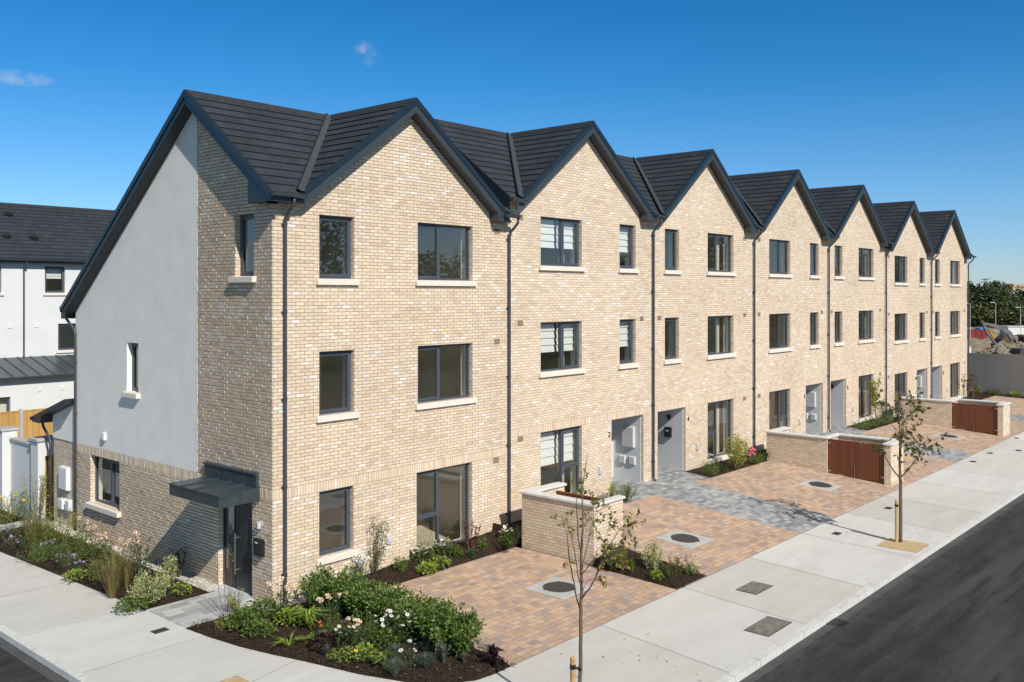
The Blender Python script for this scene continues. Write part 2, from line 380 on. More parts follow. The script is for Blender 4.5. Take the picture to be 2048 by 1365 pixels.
# ------------------------------------------------------------------ walls with openings
def wall_cols(mb, Mp, u0, u1, zb, top, holes, breaks=(), d=0., m=0):
    """flat wall at depth d between u0 and u1, from zb up to top(u), with rectangular holes (u0,u1,z0,z1)"""
    us = sorted(set([u0, u1] + [b for b in breaks if u0 < b < u1] + [x for h in holes for x in h[:2] if u0 < x < u1]))
    for a, b in zip(us, us[1:]):
        hs = sorted([h for h in holes if h[0] < b - 1e-6 and h[1] > a + 1e-6], key=lambda h: h[2])
        z = zb
        for h in hs:
            if h[2] > z + 1e-6: mb.face([Mp(a,d,z), Mp(b,d,z), Mp(b,d,h[2]), Mp(a,d,h[2])], m)
            z = max(z, h[3])
        mb.face([Mp(a,d,z), Mp(b,d,z), Mp(b,d,top(b)), Mp(a,d,top(a))], m)
def reveal(mb, Mp, h, d0, d1, m=0, bottom=True):
    u0, u1, z0, z1 = h
    mb.face([Mp(u0,d0,z0),Mp(u0,d1,z0),Mp(u0,d1,z1),Mp(u0,d0,z1)], m)
    mb.face([Mp(u1,d1,z0),Mp(u1,d0,z0),Mp(u1,d0,z1),Mp(u1,d1,z1)], m)
    mb.face([Mp(u0,d1,z1),Mp(u1,d1,z1),Mp(u1,d0,z1),Mp(u0,d0,z1)], m)
    if bottom: mb.face([Mp(u0,d0,z0),Mp(u1,d0,z0),Mp(u1,d1,z0),Mp(u0,d1,z0)], m)

def brick_relief(mb, Mp, u0, u1, zb, top, holes, off, var, tilt, lip=0., m=0):
    """rough brick faces standing a few mm out of the mortar, on the grid of the brick material"""
    row = math.floor(zb/.075)+6
    rects = []
    while row*.075 < 11:
        z0 = row*.075
        if 28.5 < row < 31.5:
            if row == 29:
                k = math.floor((u0+off)/.075)
                while k*.075-off < u1: rects.append((k*.075-off, (k+1)*.075-off, 2.175, 2.4)); k += 1
        else:
            sh = .5*(abs(row) % 2); k = math.floor((u0+off)/.225+sh)
            while (k-sh)*.225-off < u1: rects.append(((k-sh)*.225-off, (k+1-sh)*.225-off, z0, z0+.075)); k += 1
        row += 1
    for a, b, c, e in rects:
        a, b, c, e = max(a+.005, u0), min(b-.005, u1), c+.005, e-.005
        if b-a < .01 or e > min(top(a), top(b))-.01: continue
        parts = [(a,b,c,e)]
        for h in holes:
            nxt = []
            for (pa,pb,pc,pe) in parts:
                if pb <= h[0] or pa >= h[1] or pe <= h[2] or pc >= h[3]: nxt.append((pa,pb,pc,pe)); continue
                if pa < h[0]: nxt.append((pa,h[0],pc,pe))
                if pb > h[1]: nxt.append((h[1],pb,pc,pe))
                ma, mb2 = max(pa,h[0]), min(pb,h[1])
                if pc < h[2]: nxt.append((ma,mb2,pc,h[2]))
                if pe > h[3]: nxt.append((ma,mb2,h[3],pe))
            parts = nxt
        for (a_,b_,c_,e_) in parts:
            if b_-a_ < .012 or e_-c_ < .012: continue
            pb0 = .005+var*rnd.random(); p = [-pb0-tilt*rnd.random()-(lip if q_ > 1 else (.004 if lip else 0)) for q_ in range(4)]; i = .003
            q = [Mp(a_,0,c_),Mp(b_,0,c_),Mp(b_,0,e_),Mp(a_,0,e_),Mp(a_+i,p[0],c_+i),Mp(b_-i,p[1],c_+i),Mp(b_-i,p[2],e_-i),Mp(a_+i,p[3],e_-i)]
            mb.mesh(q, [(4,5,6),(4,6,7),(0,1,5,4),(1,2,6,5),(2,3,7,6),(3,0,4,7)], m)

def bars(mb, Mp, u0, u1, z0, z1, d0, d1, w, m=0):
    mb.mbox(Mp, u0, u0+w, d0, d1, z0, z1, m); mb.mbox(Mp, u1-w, u1, d0, d1, z0, z1, m)
    mb.mbox(Mp, u0+w, u1-w, d0, d1, z1-w, z1, m); mb.mbox(Mp, u0+w, u1-w, d0, d1, z0, z0+w, m)

def window(parent, Mp, h, kind, sash='R', sill=True, blind=0., sill_p=.08, strip=None):
    """kind: single / double / tall ; frame set back in its opening, with sash, panes, sill, blind"""
    u0, u1, z0, z1 = h; d = .11
    u0 += .004; u1 -= .004; z1 -= .004
    fr = MB(); W = .052
    bars(fr, Mp, u0, u1, z0+.002, z1, d, d+.075, W)
    panes = []; sh = MB()
    def add_sash(a, b, c, e):
        bars(sh, Mp, a, b, c, e, d-.012, d+.058, .058); panes.append((a+.05, b-.05, c+.05, e-.05))
        # lever handle on the inside-closing edge
    iu0, iu1, iz0, iz1 = u0+W-.008, u1-W+.008, z0+W-.006, z1-W+.008
    if kind == 'single': add_sash(iu0, iu1, iz0, iz1)
    else:
        k = .43 if sash == 'L' else .57
        um = u0 + (u1-u0)*k
        fr.mbox(Mp, um-.03, um+.03, d+.002, d+.073, z0+W, z1-W)
        L, Rr = (iu0, um-.022), (um+.022, iu1)
        s_, f_ = (L, Rr) if sash == 'L' else (Rr, L)
        if kind == 'double':
            add_sash(s_[0], s_[1], iz0, iz1)
        else:
            zt = z0 + (z1-z0)*.43
            a, b = (s_[0]+.0, s_[1]-.0)
            fr.mbox(Mp, max(a, u0+W), min(b, u1-W), d+.003, d+.072, zt-.03, zt+.03)
            add_sash(s_[0], s_[1], zt+.022, iz1)
            panes.append((s_[0], s_[1], iz0, zt-.02))
        panes.append((f_[0], f_[1], iz0, iz1))
    w = fr.build('window', M['frame'], parent)
    sh.build('sash', M['frame'], w)
    g = MB()
    for a, b, c, e in panes:
        g.face([Mp(a,d+.03,c), Mp(b,d+.03,c), Mp(b,d+.03,e), Mp(a,d+.03,e)])
    g.build('glass_pane', M['glass'], w)
    if sill:
        s_ = MB(); a, b = u0-.10, u1+.10; t = .135
        # sloped weathering on top, bottom at z0-t
        c = [Mp(a,-sill_p,z0-t),Mp(b,-sill_p,z0-t),Mp(b,-.003,z0-t),Mp(a,-.003,z0-t),Mp(a,-sill_p,z0-.022),Mp(b,-sill_p,z0-.022),Mp(b,-.003,z0-.006),Mp(a,-.003,z0-.006)]
        s_.hexa(c)
        c = [Mp(u0-.002,-.002,z0-t+.01),Mp(u1+.002,-.002,z0-t+.01),Mp(u1+.002,d+.03,z0-t+.01),Mp(u0-.002,d+.03,z0-t+.01),Mp(u0-.002,-.002,z0-.006),Mp(u1+.002,-.002,z0-.006),Mp(u1+.002,d+.03,z0+.003),Mp(u0-.002,d+.03,z0+.003)]
        s_.hexa(c)
        s_.build('sill', M['stone'], w)
    if blind:
        b_ = MB(); zt = z1-.05; zb = z1 - (z1-z0)*blind; n = 4
        segs = [(u0+.05, (u0+u1)/2-.045 if kind == 'double' or kind == 'tall' else u1-.1)]
        if kind != 'single': segs.append(((u0+u1)/2+.05, u1-.12))
        for a, b in segs:
            for i in range(n):
                y0 = zt + (zb-zt)*i/n; y1 = zt + (zb-zt)*(i+1)/n
                b_.face([Mp(a,.26,y0),Mp(b,.26,y0),Mp(b,.225,y1),Mp(a,.225,y1)])
                b_.face([Mp(a,.225,y1),Mp(b,.225,y1),Mp(b,.26,y1-.002),Mp(a,.26,y1-.002)])
        b_.build('blind', M['blind'], w)
    if strip:   # a gathered curtain hanging just inside the pane
        c_ = MB(); n = 14
        for i in range(n):
            a = strip[0] + (strip[1]-strip[0])*i/n; b = strip[0] + (strip[1]-strip[0])*(i+1)/n
            da, db = .30+.03*math.cos(i*2.4), .30+.03*math.cos((i+1)*2.4)
            c_.face([Mp(a,da+.14,z0+.02),Mp(b,db+.14,z0+.02),Mp(b,db+.14,z1-.04),Mp(a,da+.14,z1-.04)])
        c_.build('curtain', M['curtain'], w)
    return w

# ------------------------------------------------------------------ roofs
def clip(poly, a, b, c):
    """keep the side a*u+b*v<=c"""
    out = []
    for i, p in enumerate(poly):
        q = poly[(i+1) % len(poly)]
        dp, dq = a*p[0]+b*p[1]-c, a*q[0]+b*q[1]-c
        if dp <= 0: out.append(p)
        if dp*dq < 0:
            t = dp/(dp-dq); out.append((p[0]+(q[0]-p[0])*t, p[1]+(q[1]-p[1])*t))
    return out
def tiles(mb, O, U, V, poly, course=.32, step=.024):
    """stepped slate courses over a convex polygon given in (along, up the slope) metres"""
    O, U, V = Vector(O), Vector(U).normalized(), Vector(V).normalized(); Nn = U.cross(V)
    if Nn.z < 0: Nn = -Nn
    v0, v1 = min(p[1] for p in poly), max(p[1] for p in poly)
    k = math.floor(v0/course)
    while k*course < v1:
        a, b = k*course, (k+1)*course
        c = clip(clip(poly, 0, -1, -a), 0, 1, b)
        if len(c) >= 3:
            P = lambda q: O + U*q[0] + V*q[1] + Nn*(step*(1-(q[1]-a)/course) + .004)
            mb.face([P(q) for q in c], 0, [(q[0], q[1]*.9999) for q in c])
            lo = [q for q in c if abs(q[1]-a) < 1e-5]
            if len(lo) >= 2:
                x0, x1 = min(q[0] for q in lo), max(q[0] for q in lo)
                A, B = O + U*x0 + V*a, O + U*x1 + V*a
                mb.face([A, B, B+Nn*(step+.004), A+Nn*(step+.004)], 0, [(x0,a+.01),(x1,a+.01),(x1,a+.01),(x0,a+.01)])
        k += 1

SL = .76; RY = 3.0; RZ = 11.06; EY = -.30; BY = 9.53
cs = math.hypot(1, SL)
def Tm(y): return RZ - SL*abs(y-RY)

def ridge_run(mb, A, B, U, n):
    """angled ridge tiles from A to B; U = sideways unit vector"""
    A, B, U = Vector(A), Vector(B), Vector(U); Z = Vector((0,0,1))
    for i in range(n):
        p = A + (B-A)*((i+.012)/n); q = A + (B-A)*((i+.988)/n); w = .15; hh = .76*w
        prof = [-U*w - Z*(hh-.035), -U*.03 + Z*.045, U*.03 + Z*.045, U*w - Z*(hh-.035), U*w - Z*(hh+.0), U*0 - Z*.01, -U*w - Z*hh]
        mb.prism([p+v for v in prof], q-p)

def gutter(mb, x0, x1, y, z):
    prof = [(0,0),(-.02,-.065),(-.06,-.085),(-.105,-.07),(-.118,.004),(-.106,.004),(-.095,-.055),(-.06,-.07),(-.03,-.055),(-.012,0)]
    mb.prism([(x0, y+a, z+b) for a, b in prof], (x1-x0, 0, 0))
    for x in (x0-.012, x1):
        mb.prism([(x, y, z), (x, y-.02, z-.075), (x, y-.06, z-.095), (x, y-.11, z-.08), (x, y-.125, z+.008)], (.012,0,0))

def downpipe(parent, x, ztop, zbot, y0=-.36):
    g = MB()
    g.tube([(x+.02,y0,ztop),(x+.02,y0,ztop-.12),(x+.01,y0+.06,ztop-.19),(x,-.12,ztop-.36),(x,-.075,ztop-.45),(x,-.075,ztop-.6),(x,-.075,zbot+.14),(x,-.09,zbot+.07),(x,-.15,zbot+.02)], .036, 12)
    o = g.build('downpipe', M['pipe'], parent, smooth=True)
    z = ztop-.55
    while z > zbot+.3:
        k = MB(); k.tube([(x,-.075,z-.035),(x,-.075,z+.035)], .044, 12); k.box(x-.06, x+.06, -.05, -.002, z-.015, z+.015); z -= 1.83
        k.build('bracket', M['pipe'], o)
    return o

PX = 7.25; PW = 7.04
def party(k): return PX + PW*k

def house(i, name_label):
    H1 = (i == 0)
    x0 = 0. if H1 else party(i-1); W = PX if H1 else PW
    H = [0., .44, .44, .44, .44, .22, .22][i]
    mir = (i % 2 == 0)                 # mirrored houses share a porch party wall on their left
    t = thing('end_terrace_house' if i in (0, 6) else 'terraced_house', name_label, 'house', (x0, 0, H), group='houses of the brick terrace')
    c = 3.75 if H1 else W/2
    G = lambda x: max(Tm(0), RZ - SL*abs(x-c)) - .25
    F = lambda u, d, z: (u, d, z)
    m = (lambda a, b: (a, b)) if not mir else (lambda a, b: (W-b, W-a))
    if H1:
        win = [((1.17,2.13,6.81,8.2),'single'), ((4.07,5.97,6.81,8.2),'double'), ((1.17,2.13,3.83,5.22),'single'), ((4.07,5.97,3.83,5.22),'double'), ((1.17,2.11,.74,2.172),'single'), ((4.03,5.95,.16,2.172),'tall')]
        door = None
    else:
        b, s, dd = m(W-5.58, W-3.68), m(W-1.75, W-.86), m(W-2.18, W-.42)
        win = [((*b,6.83,8.2),'double'), ((*s,6.83,8.2),'single'), ((*b,3.85,5.24),'double'), ((*s,3.85,5.24),'single'), ((*b,.16,2.172),'tall')]
        door = (*dd, -.10, 2.172)
    holes = [h for h, k in win] + ([door] if door else [])
    zb = -.75
    w = MB()
    wall_cols(w, F, 0, W, zb, G, holes, (c-3, c, c+3))
    for h, k in win: reveal(w, F, h, 0, .19)
    if door: reveal(w, F, door, 0, .1, bottom=False)
    # rear wall
    rw = MB(); rw.face([(0,9.29,zb),(W,9.29,zb),(W,9.29,Tm(9.29)-.25),(0,9.29,Tm(9.29)-.25)]); rw.build('rear_wall', M['render'], t)
    sideM = None
    if H1:
        Sd = lambda u, d, z: (d, u, z)
        sw = [((.68,1.39,6.86,8.2),'single'), ((5.74,6.34,4.02,5.25),'single'), ((6.75,8.40,.92,2.172),'double')]
        sdoor = (.74, 2.07, -.16, 2.15)
        Tg = lambda y: Tm(y) - .21
        hs = [h for h, k in sw] + [sdoor]
        low = lambda y: 2.42
        wall_cols(w, Sd, 0, 2.96, zb, Tg, [h for h in hs if h[0] < 2.9])
        wall_cols(w, Sd, 2.96, 9.29, zb, low, [hs[2]])
        reveal(w, Sd, sw[0][0], 0, .19); reveal(w, Sd, sw[2][0], 0, .19); reveal(w, Sd, sdoor, 0, .12, bottom=False)
        # the slit window goes through the rendered panel
        rp = MB()
        wall_cols(rp, Sd, 2.96, 9.29, 2.40, Tg, [sw[1][0]], (RY,), d=-.022)
        reveal(rp, Sd, sw[1][0], -.022, .19)
        pr = [(-.022,2.96,2.40),(0.004,2.96,2.40),(0.004,2.96,Tg(2.96)),(-.022,2.96,Tg(2.96))]; rp.face(pr)
        rp.face([(-.022,2.96,2.40),(-.022,9.29,2.40),(.004,9.29,2.40),(.004,2.96,2.40)])
        rp.face([(-.022,9.29,2.40),(-.022,9.29,Tg(9.29)),(.004,9.29,Tg(9.29)),(.004,9.29,2.40)])
        rp.build('render_panel', M['render'], t)
        bd = MB(); bd.box(-.027,-.0225,2.955,2.972,2.40,Tg(2.96)-.02); bd.build('render_bead', M['white'], t)
    if i == 6:
        w.face([(W,0,zb),(W,9.29,zb),(W,9.29,Tm(9.29)-.25),(W,RY,RZ-.3),(W,0,G(W))], 0)
    if H1:
        brick_relief(w, F, 0, W, zb, G, holes, 0., .002, .0015)
        brick_relief(w, Sd, 0, 2.96, zb, Tg, [h for h in hs if h[0] < 2.9], .1125, .009, .003, .0125); brick_relief(w, Sd, 2.96, 9.29, zb, low, [hs[2]], .1125, .009, .003, .0125)
    w.build('wall', [M['brick'], M['render']], t)
    # ---- interior rooms behind the panes
    it = MB(); xa = .31 if H1 else .16; xb = W-.16; yi = .42; yb = 5.6
    top = lambda u: 8.42
    wall_cols(it, F, xa, xb, -.05, top, [h for h, k in win] + ([door] if door else []), d=yi)
    for h, k in win: reveal(it, F, h, .192, yi)
    if H1:
        Sd2 = lambda u, d, z: (d, u, z)
        wall_cols(it, Sd2, yi, yb, -.05, top, [sw[0][0]], d=.31)
        reveal(it, Sd2, sw[0][0], .192, .31)
        wall_cols(it, Sd2, yb+.1, 9.1, -.05, lambda u: 5.9, [sw[1][0], sw[2][0]], d=.31)
        for q in (1, 2): reveal(it, Sd2, sw[q][0], .192, .31)
        it.face([(.31,yb+.1,-.05),(3.4,yb+.1,-.05),(3.4,yb+.1,5.9),(.31,yb+.1,5.9)]); it.face([(.31,9.1,-.05),(3.4,9.1,-.05),(3.4,9.1,5.9),(.31,9.1,5.9)]); it.face([(3.4,yb+.1,-.05),(3.4,9.1,-.05),(3.4,9.1,5.9),(3.4,yb+.1,5.9)])
        for fz in (0., 3.): it.box(.311, 3.399, yb+.101, 9.099, fz-.28 if fz else -.04, fz, 1)
        it.face([(.31,yb+.1,5.9),(3.4,yb+.1,5.9),(3.4,9.1,5.9),(.31,9.1,5.9)])
    else:
        it.face([(xa,yi,-.05),(xa,yb,-.05),(xa,yb,8.42),(xa,yi,8.42)])
    it.face([(xb,yi,-.05),(xb,yb,-.05),(xb,yb,8.42),(xb,yi,8.42)])
    it.face([(xa,yb,-.05),(xb,yb,-.05),(xb,yb,8.42),(xa,yb,8.42)])
    it.face([(xa,yi,8.42),(xb,yi,8.42),(xb,yb,8.42),(xa,yb,8.42)])
    for fz in (0., 3., 6.):
        it.box(xa+.001, xb-.001, yi+.001, yb-.001, (fz-.28) if fz else -.04, fz-.006)
        it.face([(xa+.002,yi+.002,fz),(xb-.002,yi+.002,fz),(xb-.002,yb-.002,fz),(xa+.002,yb-.002,fz)], 1)
    xm = 3.1 if H1 else (W-2.4 if not mir else 2.4)
    for fz in (0., 3., 6.): it.box(xm, xm+.1, yi+.002, yb-.002, fz+.002, fz+2.4 if fz < 6 else 8.41)
    it.build('interior_room', [M['plaster'], M['floorwood']], t)
    # ---- windows
    for h, k in win:
        bl = .62 if i == 1 else 0.
        if i == 1 and k == 'tall': bl = .5
        strip = None
        if not bl and k != 'single':
            if i in (2,) : strip = (h[1]-.62, h[1]-.30)
        if i == 1 and k != 'single': strip = (h[1]-.50, h[1]-.30)
        window(t, F, h, k, 'L' if mir else 'R', blind=bl, strip=strip)
    if H1:
        for h, k in sw: window(t, Sd, h, k, 'L', sill_p=.13)
    # ---- roof
    rf = MB(); xl = -.30 if H1 else 0.; xr = W + (.28 if i == 6 else 0.)
    if i == 1: xl = -.20
    if i == 4: xr = W+.18
    L1 = (RY-EY)*cs
    # front slope: along X, up the slope from the eave
    V = (0, 1, SL); O = (0, EY, Tm(EY))
    yv = lambda v: EY + v/cs
    pl = [(xl,0),(xr,0),(xr,L1),(xl,L1)]
    left = clip(pl, 1, -1/cs, c - (RY-EY))          # x <= c-(RY-y)
    right = clip(pl, -1, -1/cs, -c - (RY-EY))
    if len(left) > 2: tiles(rf, O, (1,0,0), V, left)
    if len(right) > 2: tiles(rf, O, (1,0,0), V, right)
    # rear slope
    L2 = (BY-RY)*cs
    tiles(rf, (0,BY,Tm(BY)), (1,0,0), (0,-1,SL), [(xl,0),(xr,0),(xr,L2),(xl,L2)])
    # gable slopes
    hw = RY-EY                                     # half width at the eave
    Lg = hw*cs
    tiles(rf, (c-hw,EY,Tm(EY)), (0,1,0), (1,0,SL), [(0,0),(hw,Lg),(0,Lg)])
    tiles(rf, (c+hw,EY,Tm(EY)), (0,1,0), (-1,0,SL), [(0,0),(hw,Lg),(0,Lg)])
    ro = rf.build('roof', M['slate'], t)
    ud = MB()                                       # boarded underside so that no light falls through
    dz = -.03
    for pq in (left, right):
        if len(pq) > 2: ud.face([(q[0], yv(q[1]), Tm(yv(q[1]))+dz) for q in pq])
    ud.face([(xl,BY,Tm(BY)+dz),(xr,BY,Tm(BY)+dz),(xr,RY,RZ+dz),(xl,RY,RZ+dz)])
    ud.face([(c-hw,EY,Tm(EY)+dz),(c,EY,RZ+dz),(c,RY,RZ+dz)]); ud.face([(c+hw,EY,Tm(EY)+dz),(c,RY,RZ+dz),(c,EY,RZ+dz)])
    ud.build('roof_lining', M['soffit'], ro)
    rg = MB()
    ridge_run(rg, (xl,RY,RZ+.005), (xr,RY,RZ+.005), (0,1,0), 16)
    ridge_run(rg, (c,EY-.01,RZ+.005), (c,RY-.1,RZ+.005), (1,0,0), 7)
    rg.build('ridge_tiles', M['ridge'], ro)
    vl = MB()
    for sgn in (-1, 1):
        a = Vector((c+sgn*hw, EY-.02, Tm(EY)+.045)); b = Vector((c+sgn*.05, RY-.05, RZ+.0))
        ax = (b-a).normalized(); side = Vector((1*1., 0, 0)); side = (side - ax*side.dot(ax)).normalized()
        n = side.cross(ax); n = n if n.z > 0 else -n
        lo, hi = a, b
        vl.mesh([lo-side*.075+n*.062, lo+n*.045, lo+side*.075+n*.062, hi-side*.075+n*.062, hi+n*.045, hi+side*.075+n*.062], [(0,1,4,3),(1,2,5,4)])
        for q in (-.085, .085): vl.tube([lo+side*q+n*.05, hi+side*q+n*.05], .020, 5, 1)
    vl.build('valley', [M['lead'], M['verge']], ro)
    # ---- verge boards of the street gable
    bg = MB(); Yf = EY-.005
    Tx = lambda a: RZ - SL*a
    for sgn in (-1, 1):
        e = hw + (.0 if sgn < 0 else .12)
        pts = [(0,Tx(0)-.10),(e,Tx(e)-.10)]
        if sgn > 0: pts += [(e,8.36),(2.86,8.36),(2.86,Tx(2.86)-.30)]
        else: pts += [(e,Tx(e)-.16),(e-.16,Tx(e-.16)-.30)]
        pts += [(0,Tx(0)-.30)]
        bg.prism([(c+sgn*a, Yf, z) for a, z in pts], (0,.025,0))
        # soffit under the overhang
        bg.prism([(c, Yf+.026, Tx(0)-.28),(c+sgn*2.9, Yf+.026, Tx(2.9)-.28),(c+sgn*2.9, Yf+.026, Tx(2.9)-.295),(c, Yf+.026, Tx(0)-.295)], (0,.27,0), 1)
        if sgn > 0:
            bg.box(c+2.865, c+e, Yf+.026, -.002, 8.362, 8.374, 1); bg.box(c+2.862, c+2.88, Yf+.026, -.002, 8.376, Tx(2.86)-.30)
    bg.build('bargeboard', [M['fascia'], M['soffit']], t)
    vt = MB()
    for sgn in (-1, 1):
        e = hw-.02
        vt.prism([(c, Yf-.02, Tx(0)+.045),(c+sgn*e, Yf-.02, Tx(e)+.035),(c+sgn*e, Yf-.02, Tx(e)-.11),(c, Yf-.02, Tx(0)-.12)], (0,.12,0))
    vt.build('verge_trim', M['verge'], ro)
    # ---- front eave boxes and gutters
    if H1:
        sb = MB(); X = xl
        for ya, yb_, ztop in ((EY, RY, 0), (RY, BY, 0)):
            up = ya < RY and yb_ == RY
            pts = [(ya,Tm(ya)-.04),(yb_,Tm(yb_)-.04),(yb_,Tm(yb_)-.28),(ya,Tm(ya)-.28)]
            if up: pts = [(EY-.02,Tm(EY)-.04),(RY,RZ-.04),(RY,RZ-.28),(.46,Tm(.46)-.28),(.46,8.37),(EY-.02,8.37)]
            else: pts = [(RY,RZ-.04),(BY+.02,Tm(BY)-.04),(BY+.02,5.80),(9.32,5.80),(9.32,Tm(9.32)-.28),(RY,RZ-.28)]
            sb.prism([(X-.005,y,z) for y, z in pts], (.025,0,0))
            so = [(EY,Tm(EY)-.272),(RY,RZ-.272),(RY,RZ-.288),(EY,Tm(EY)-.288)] if up else [(RY,RZ-.272),(BY,Tm(BY)-.272),(BY,Tm(BY)-.288),(RY,RZ-.288)]
            sb.prism([(X+.021,y,z) for y, z in so], (.255,0,0), 1)
        sb.box(X+.021, -.002, .44, .46, 8.372, Tm(.46)-.29); sb.box(X+.021, .46, EY-.02, .44, 8.372, 8.386, 1); sb.box(X+.021, .46, EY-.025, EY-.005, 8.387, 8.52)
        sb.box(X+.021, W, BY-.02, BY, 5.81, 6.1); sb.box(X+.021, W, 9.31, BY-.021, 5.802, 5.815, 1)
        sb.build('bargeboard', [M['verge'], M['soffit']], t)
        vs = MB()
        for ya, yb_ in ((EY-.03, RY), (BY+.03, RY)):
            vs.prism([(X-.03,ya,Tm(ya)+.035),(X-.03,yb_,RZ+.045),(X-.03,yb_,RZ-.12),(X-.03,ya,Tm(ya)-.10)], (.11,0,0))
        vs.build('verge_trim', M['verge'], ro)
        gt = MB(); gutter(gt, -.28, .52, EY-.03, 8.55); gt.build('gutter', M['anthracite'], t)
        downpipe(t, .25, 8.48, .02)
        g2 = MB(); g2.prism([(-.3,BY+.02,6.1),(-.3,BY+.03,6.02),(-.3,BY+.12,6.02),(-.3,BY+.14,6.13)], (7.5,0,0)); g2.build('gutter', M['anthracite'], t)
        pp = MB(); pp.tube([(-.16,9.72,6.02),(-.15,9.70,5.86),(-.08,9.22,5.50),(-.075,9.19,5.38),(-.075,9.19,2.),(-.075,9.19,-.2)], .036, 10)
        po = pp.build('downpipe', M['pipe'], t, smooth=True)
        for z in (4.6, 3.2, 1.5): pk = MB(); pk.tube([(-.075,9.19,z-.03),(-.075,9.19,z+.03)], .045, 10); pk.box(-.08,-.023,9.18,9.20,z-.01,z+.01); pk.build('bracket', M['pipe'], po)
    if i in (1, 4):     # higher roof steps over its neighbour: boarded cheek
        ck = MB(); X = xl if i == 1 else xr
        pts = [(EY-.02,Tm(EY)+.05),(RY,RZ+.07),(BY,Tm(BY)+.05),(BY,Tm(BY)-.47),(RY,RZ-.45),(EY-.02,Tm(EY)-.47)]
        a = [(X-.012,y,z) for y, z in (pts[0],pts[1],pts[4],pts[5])]; ck.prism(a, (.024,0,0))
        b_ = [(X-.012,y,z) for y, z in (pts[1],pts[2],pts[3],pts[4])]; ck.prism(b_, (.024,0,0))
        ck.build('verge_board', M['verge'], ro)
    if i == 1:
        gt = MB(); gutter(gt, -.2, .36, EY-.03, 8.55); gt.tube([(.02,-.39,8.48),(.02,-.39,8.25)], .036, 10); gt.build('gutter', M['anthracite'], t)
    gt = MB()
    gx0, gx1 = (W-.42, W+.08) if i in (0, 4) else (W-.22, W+.30)
    gutter(gt, gx0, gx1, EY-.03, 8.55); gt.build('gutter', M['anthracite'], t)
    zb_pipe = [.30, -.02, -.02, .0, -.02, .05, .05][i]
    downpipe(t, W+.07 if i not in (6,) else W+.02, 8.48, zb_pipe)
    # ---- porch, doors, fittings
    if door:
        u0, u1 = door[0], door[1]; dp = 1.15
        po = MB(); z0, z1 = -.10, 2.17
        a, b = u0+.02, u1-.02
        for u in (a, b):
            po.face([(u,.1,z0),(u,dp,z0),(u,dp,z1),(u,.1,z1)])
        po.face([(u0,.1,z0),(a,.1,z0),(a,.1,z1),(u0,.1,z1)]); po.face([(b,.1,z0),(u1,.1,z0),(u1,.1,z1),(b,.1,z1)])
        po.face([(a,.1,z1-.002),(b,.1,z1-.002),(b,dp,z1-.002),(a,dp,z1-.002)])
        po.face([(a,dp,z0),(b,dp,z0),(b,dp,z1),(a,dp,z1)])
        po.face([(u0,.002,.012),(u1,.002,.012),(u1,dp,.012),(u0,dp,.012)], 1); po.face([(u0,.002,-.2),(u1,.002,-.2),(u1,.002,.012),(u0,.002,.012)], 1)
        pch = po.build('porch', [M['render_grey'], M['pave_grey']], t)
        dr = MB(); da, db = (a+.02, a+1.25) if not mir else (b-1.25, b-.02)
        dr.box(da, db, dp-.05, dp-.002, -.02, 2.13); dr.box(da+.08, da+.34, dp-.075, dp-.051, .03, 2.06); dr.box(da+.38, db-.06, dp-.08, dp-.051, .03, 2.06)
        dr_o = dr.build('door', M['door'], t, bevel=.006)
        hd = MB(); hd.tube([(da+.46,dp-.13,.9),(da+.46,dp-.13,1.5)], .014, 8); hd.build('handle', M['steel'], dr_o)
        if not mir:      # meter boxes on the right-hand wall of the porch
            mb_ = MB(); mb_.hexa([(b,.77,1.07),(b,.30,1.07),(b-.10,.32,1.10),(b-.10,.75,1.10),(b,.77,1.76),(b,.30,1.76),(b-.10,.32,1.73),(b-.10,.75,1.73)]); mb_.build('meter_box', M['offwhite'], t, bevel=.006)
            for y in (.78, .40):
                m2 = MB(); m2.hexa([(b,y+.13,.50),(b,y-.13,.50),(b-.07,y-.10,.55),(b-.07,y+.10,.55),(b,y+.13,.80),(b,y-.13,.80),(b-.07,y-.10,.77),(b-.07,y+.10,.77)]); m2.build('meter_box', M['offwhite'], t, bevel=.006)
        else:
            lm = MB(); lm.box(b-.10, b, .56, .68, 1.78, 1.85); lm.tube([(b-.06,.62,1.77),(b-.06,.62,1.68)], .04, 10); lm.build('porch_light', M['black'], t)
            if i == 2: lb = MB(); lb.box(b-.11, b, .52, .77, 1.09, 1.44); lo = lb.build('letter_box', M['black'], t, bevel=.01); pl_ = MB(); pl_.box(b-.114, b-.1105, .60, .69, 1.30, 1.335); pl_.build('name_plate', M['white'], lo)
        # house number
        txt = bpy.data.curves.new('house_number', 'FONT'); txt.body = str(2*i); txt.size = .22; txt.extrude = .008; txt.align_x = 'CENTER'
        o = bpy.data.objects.new('tmp', txt); COL.objects.link(o)
        me = bpy.data.meshes.new_from_object(o.evaluated_get(bpy.context.evaluated_depsgraph_get())); bpy.data.objects.remove(o); me.name = 'house_number'
        me.materials.clear(); me.materials.append(M['black'])
        n = bpy.data.objects.new('house_number', me); COL.objects.link(n); n.parent = t
        n.rotation_euler = (R(90),0,0); n.location = (u0-.13 if not mir else u1+.17, -.010, 1.68)
        # small outside tap box
        tb = MB(); ux = u0-.62 if not mir else u1+.75
        tb.box(ux-.07, ux+.07, -.06, -.001, .62, .84); tb.box(ux-.05, ux+.05, -.08, -.061, .66, .76); tb.build('wall_socket_box', M['offwhite'], t, bevel=.006)
        vs_ = [(6.45, 8.12), (6.45, 5.24), (6.45, 2.10), (.52, 5.24)] if mir else [(W-6.45, 8.12), (W-6.45, 5.24), (W-6.45, 2.10), (W-.52, 5.24)]
    else:
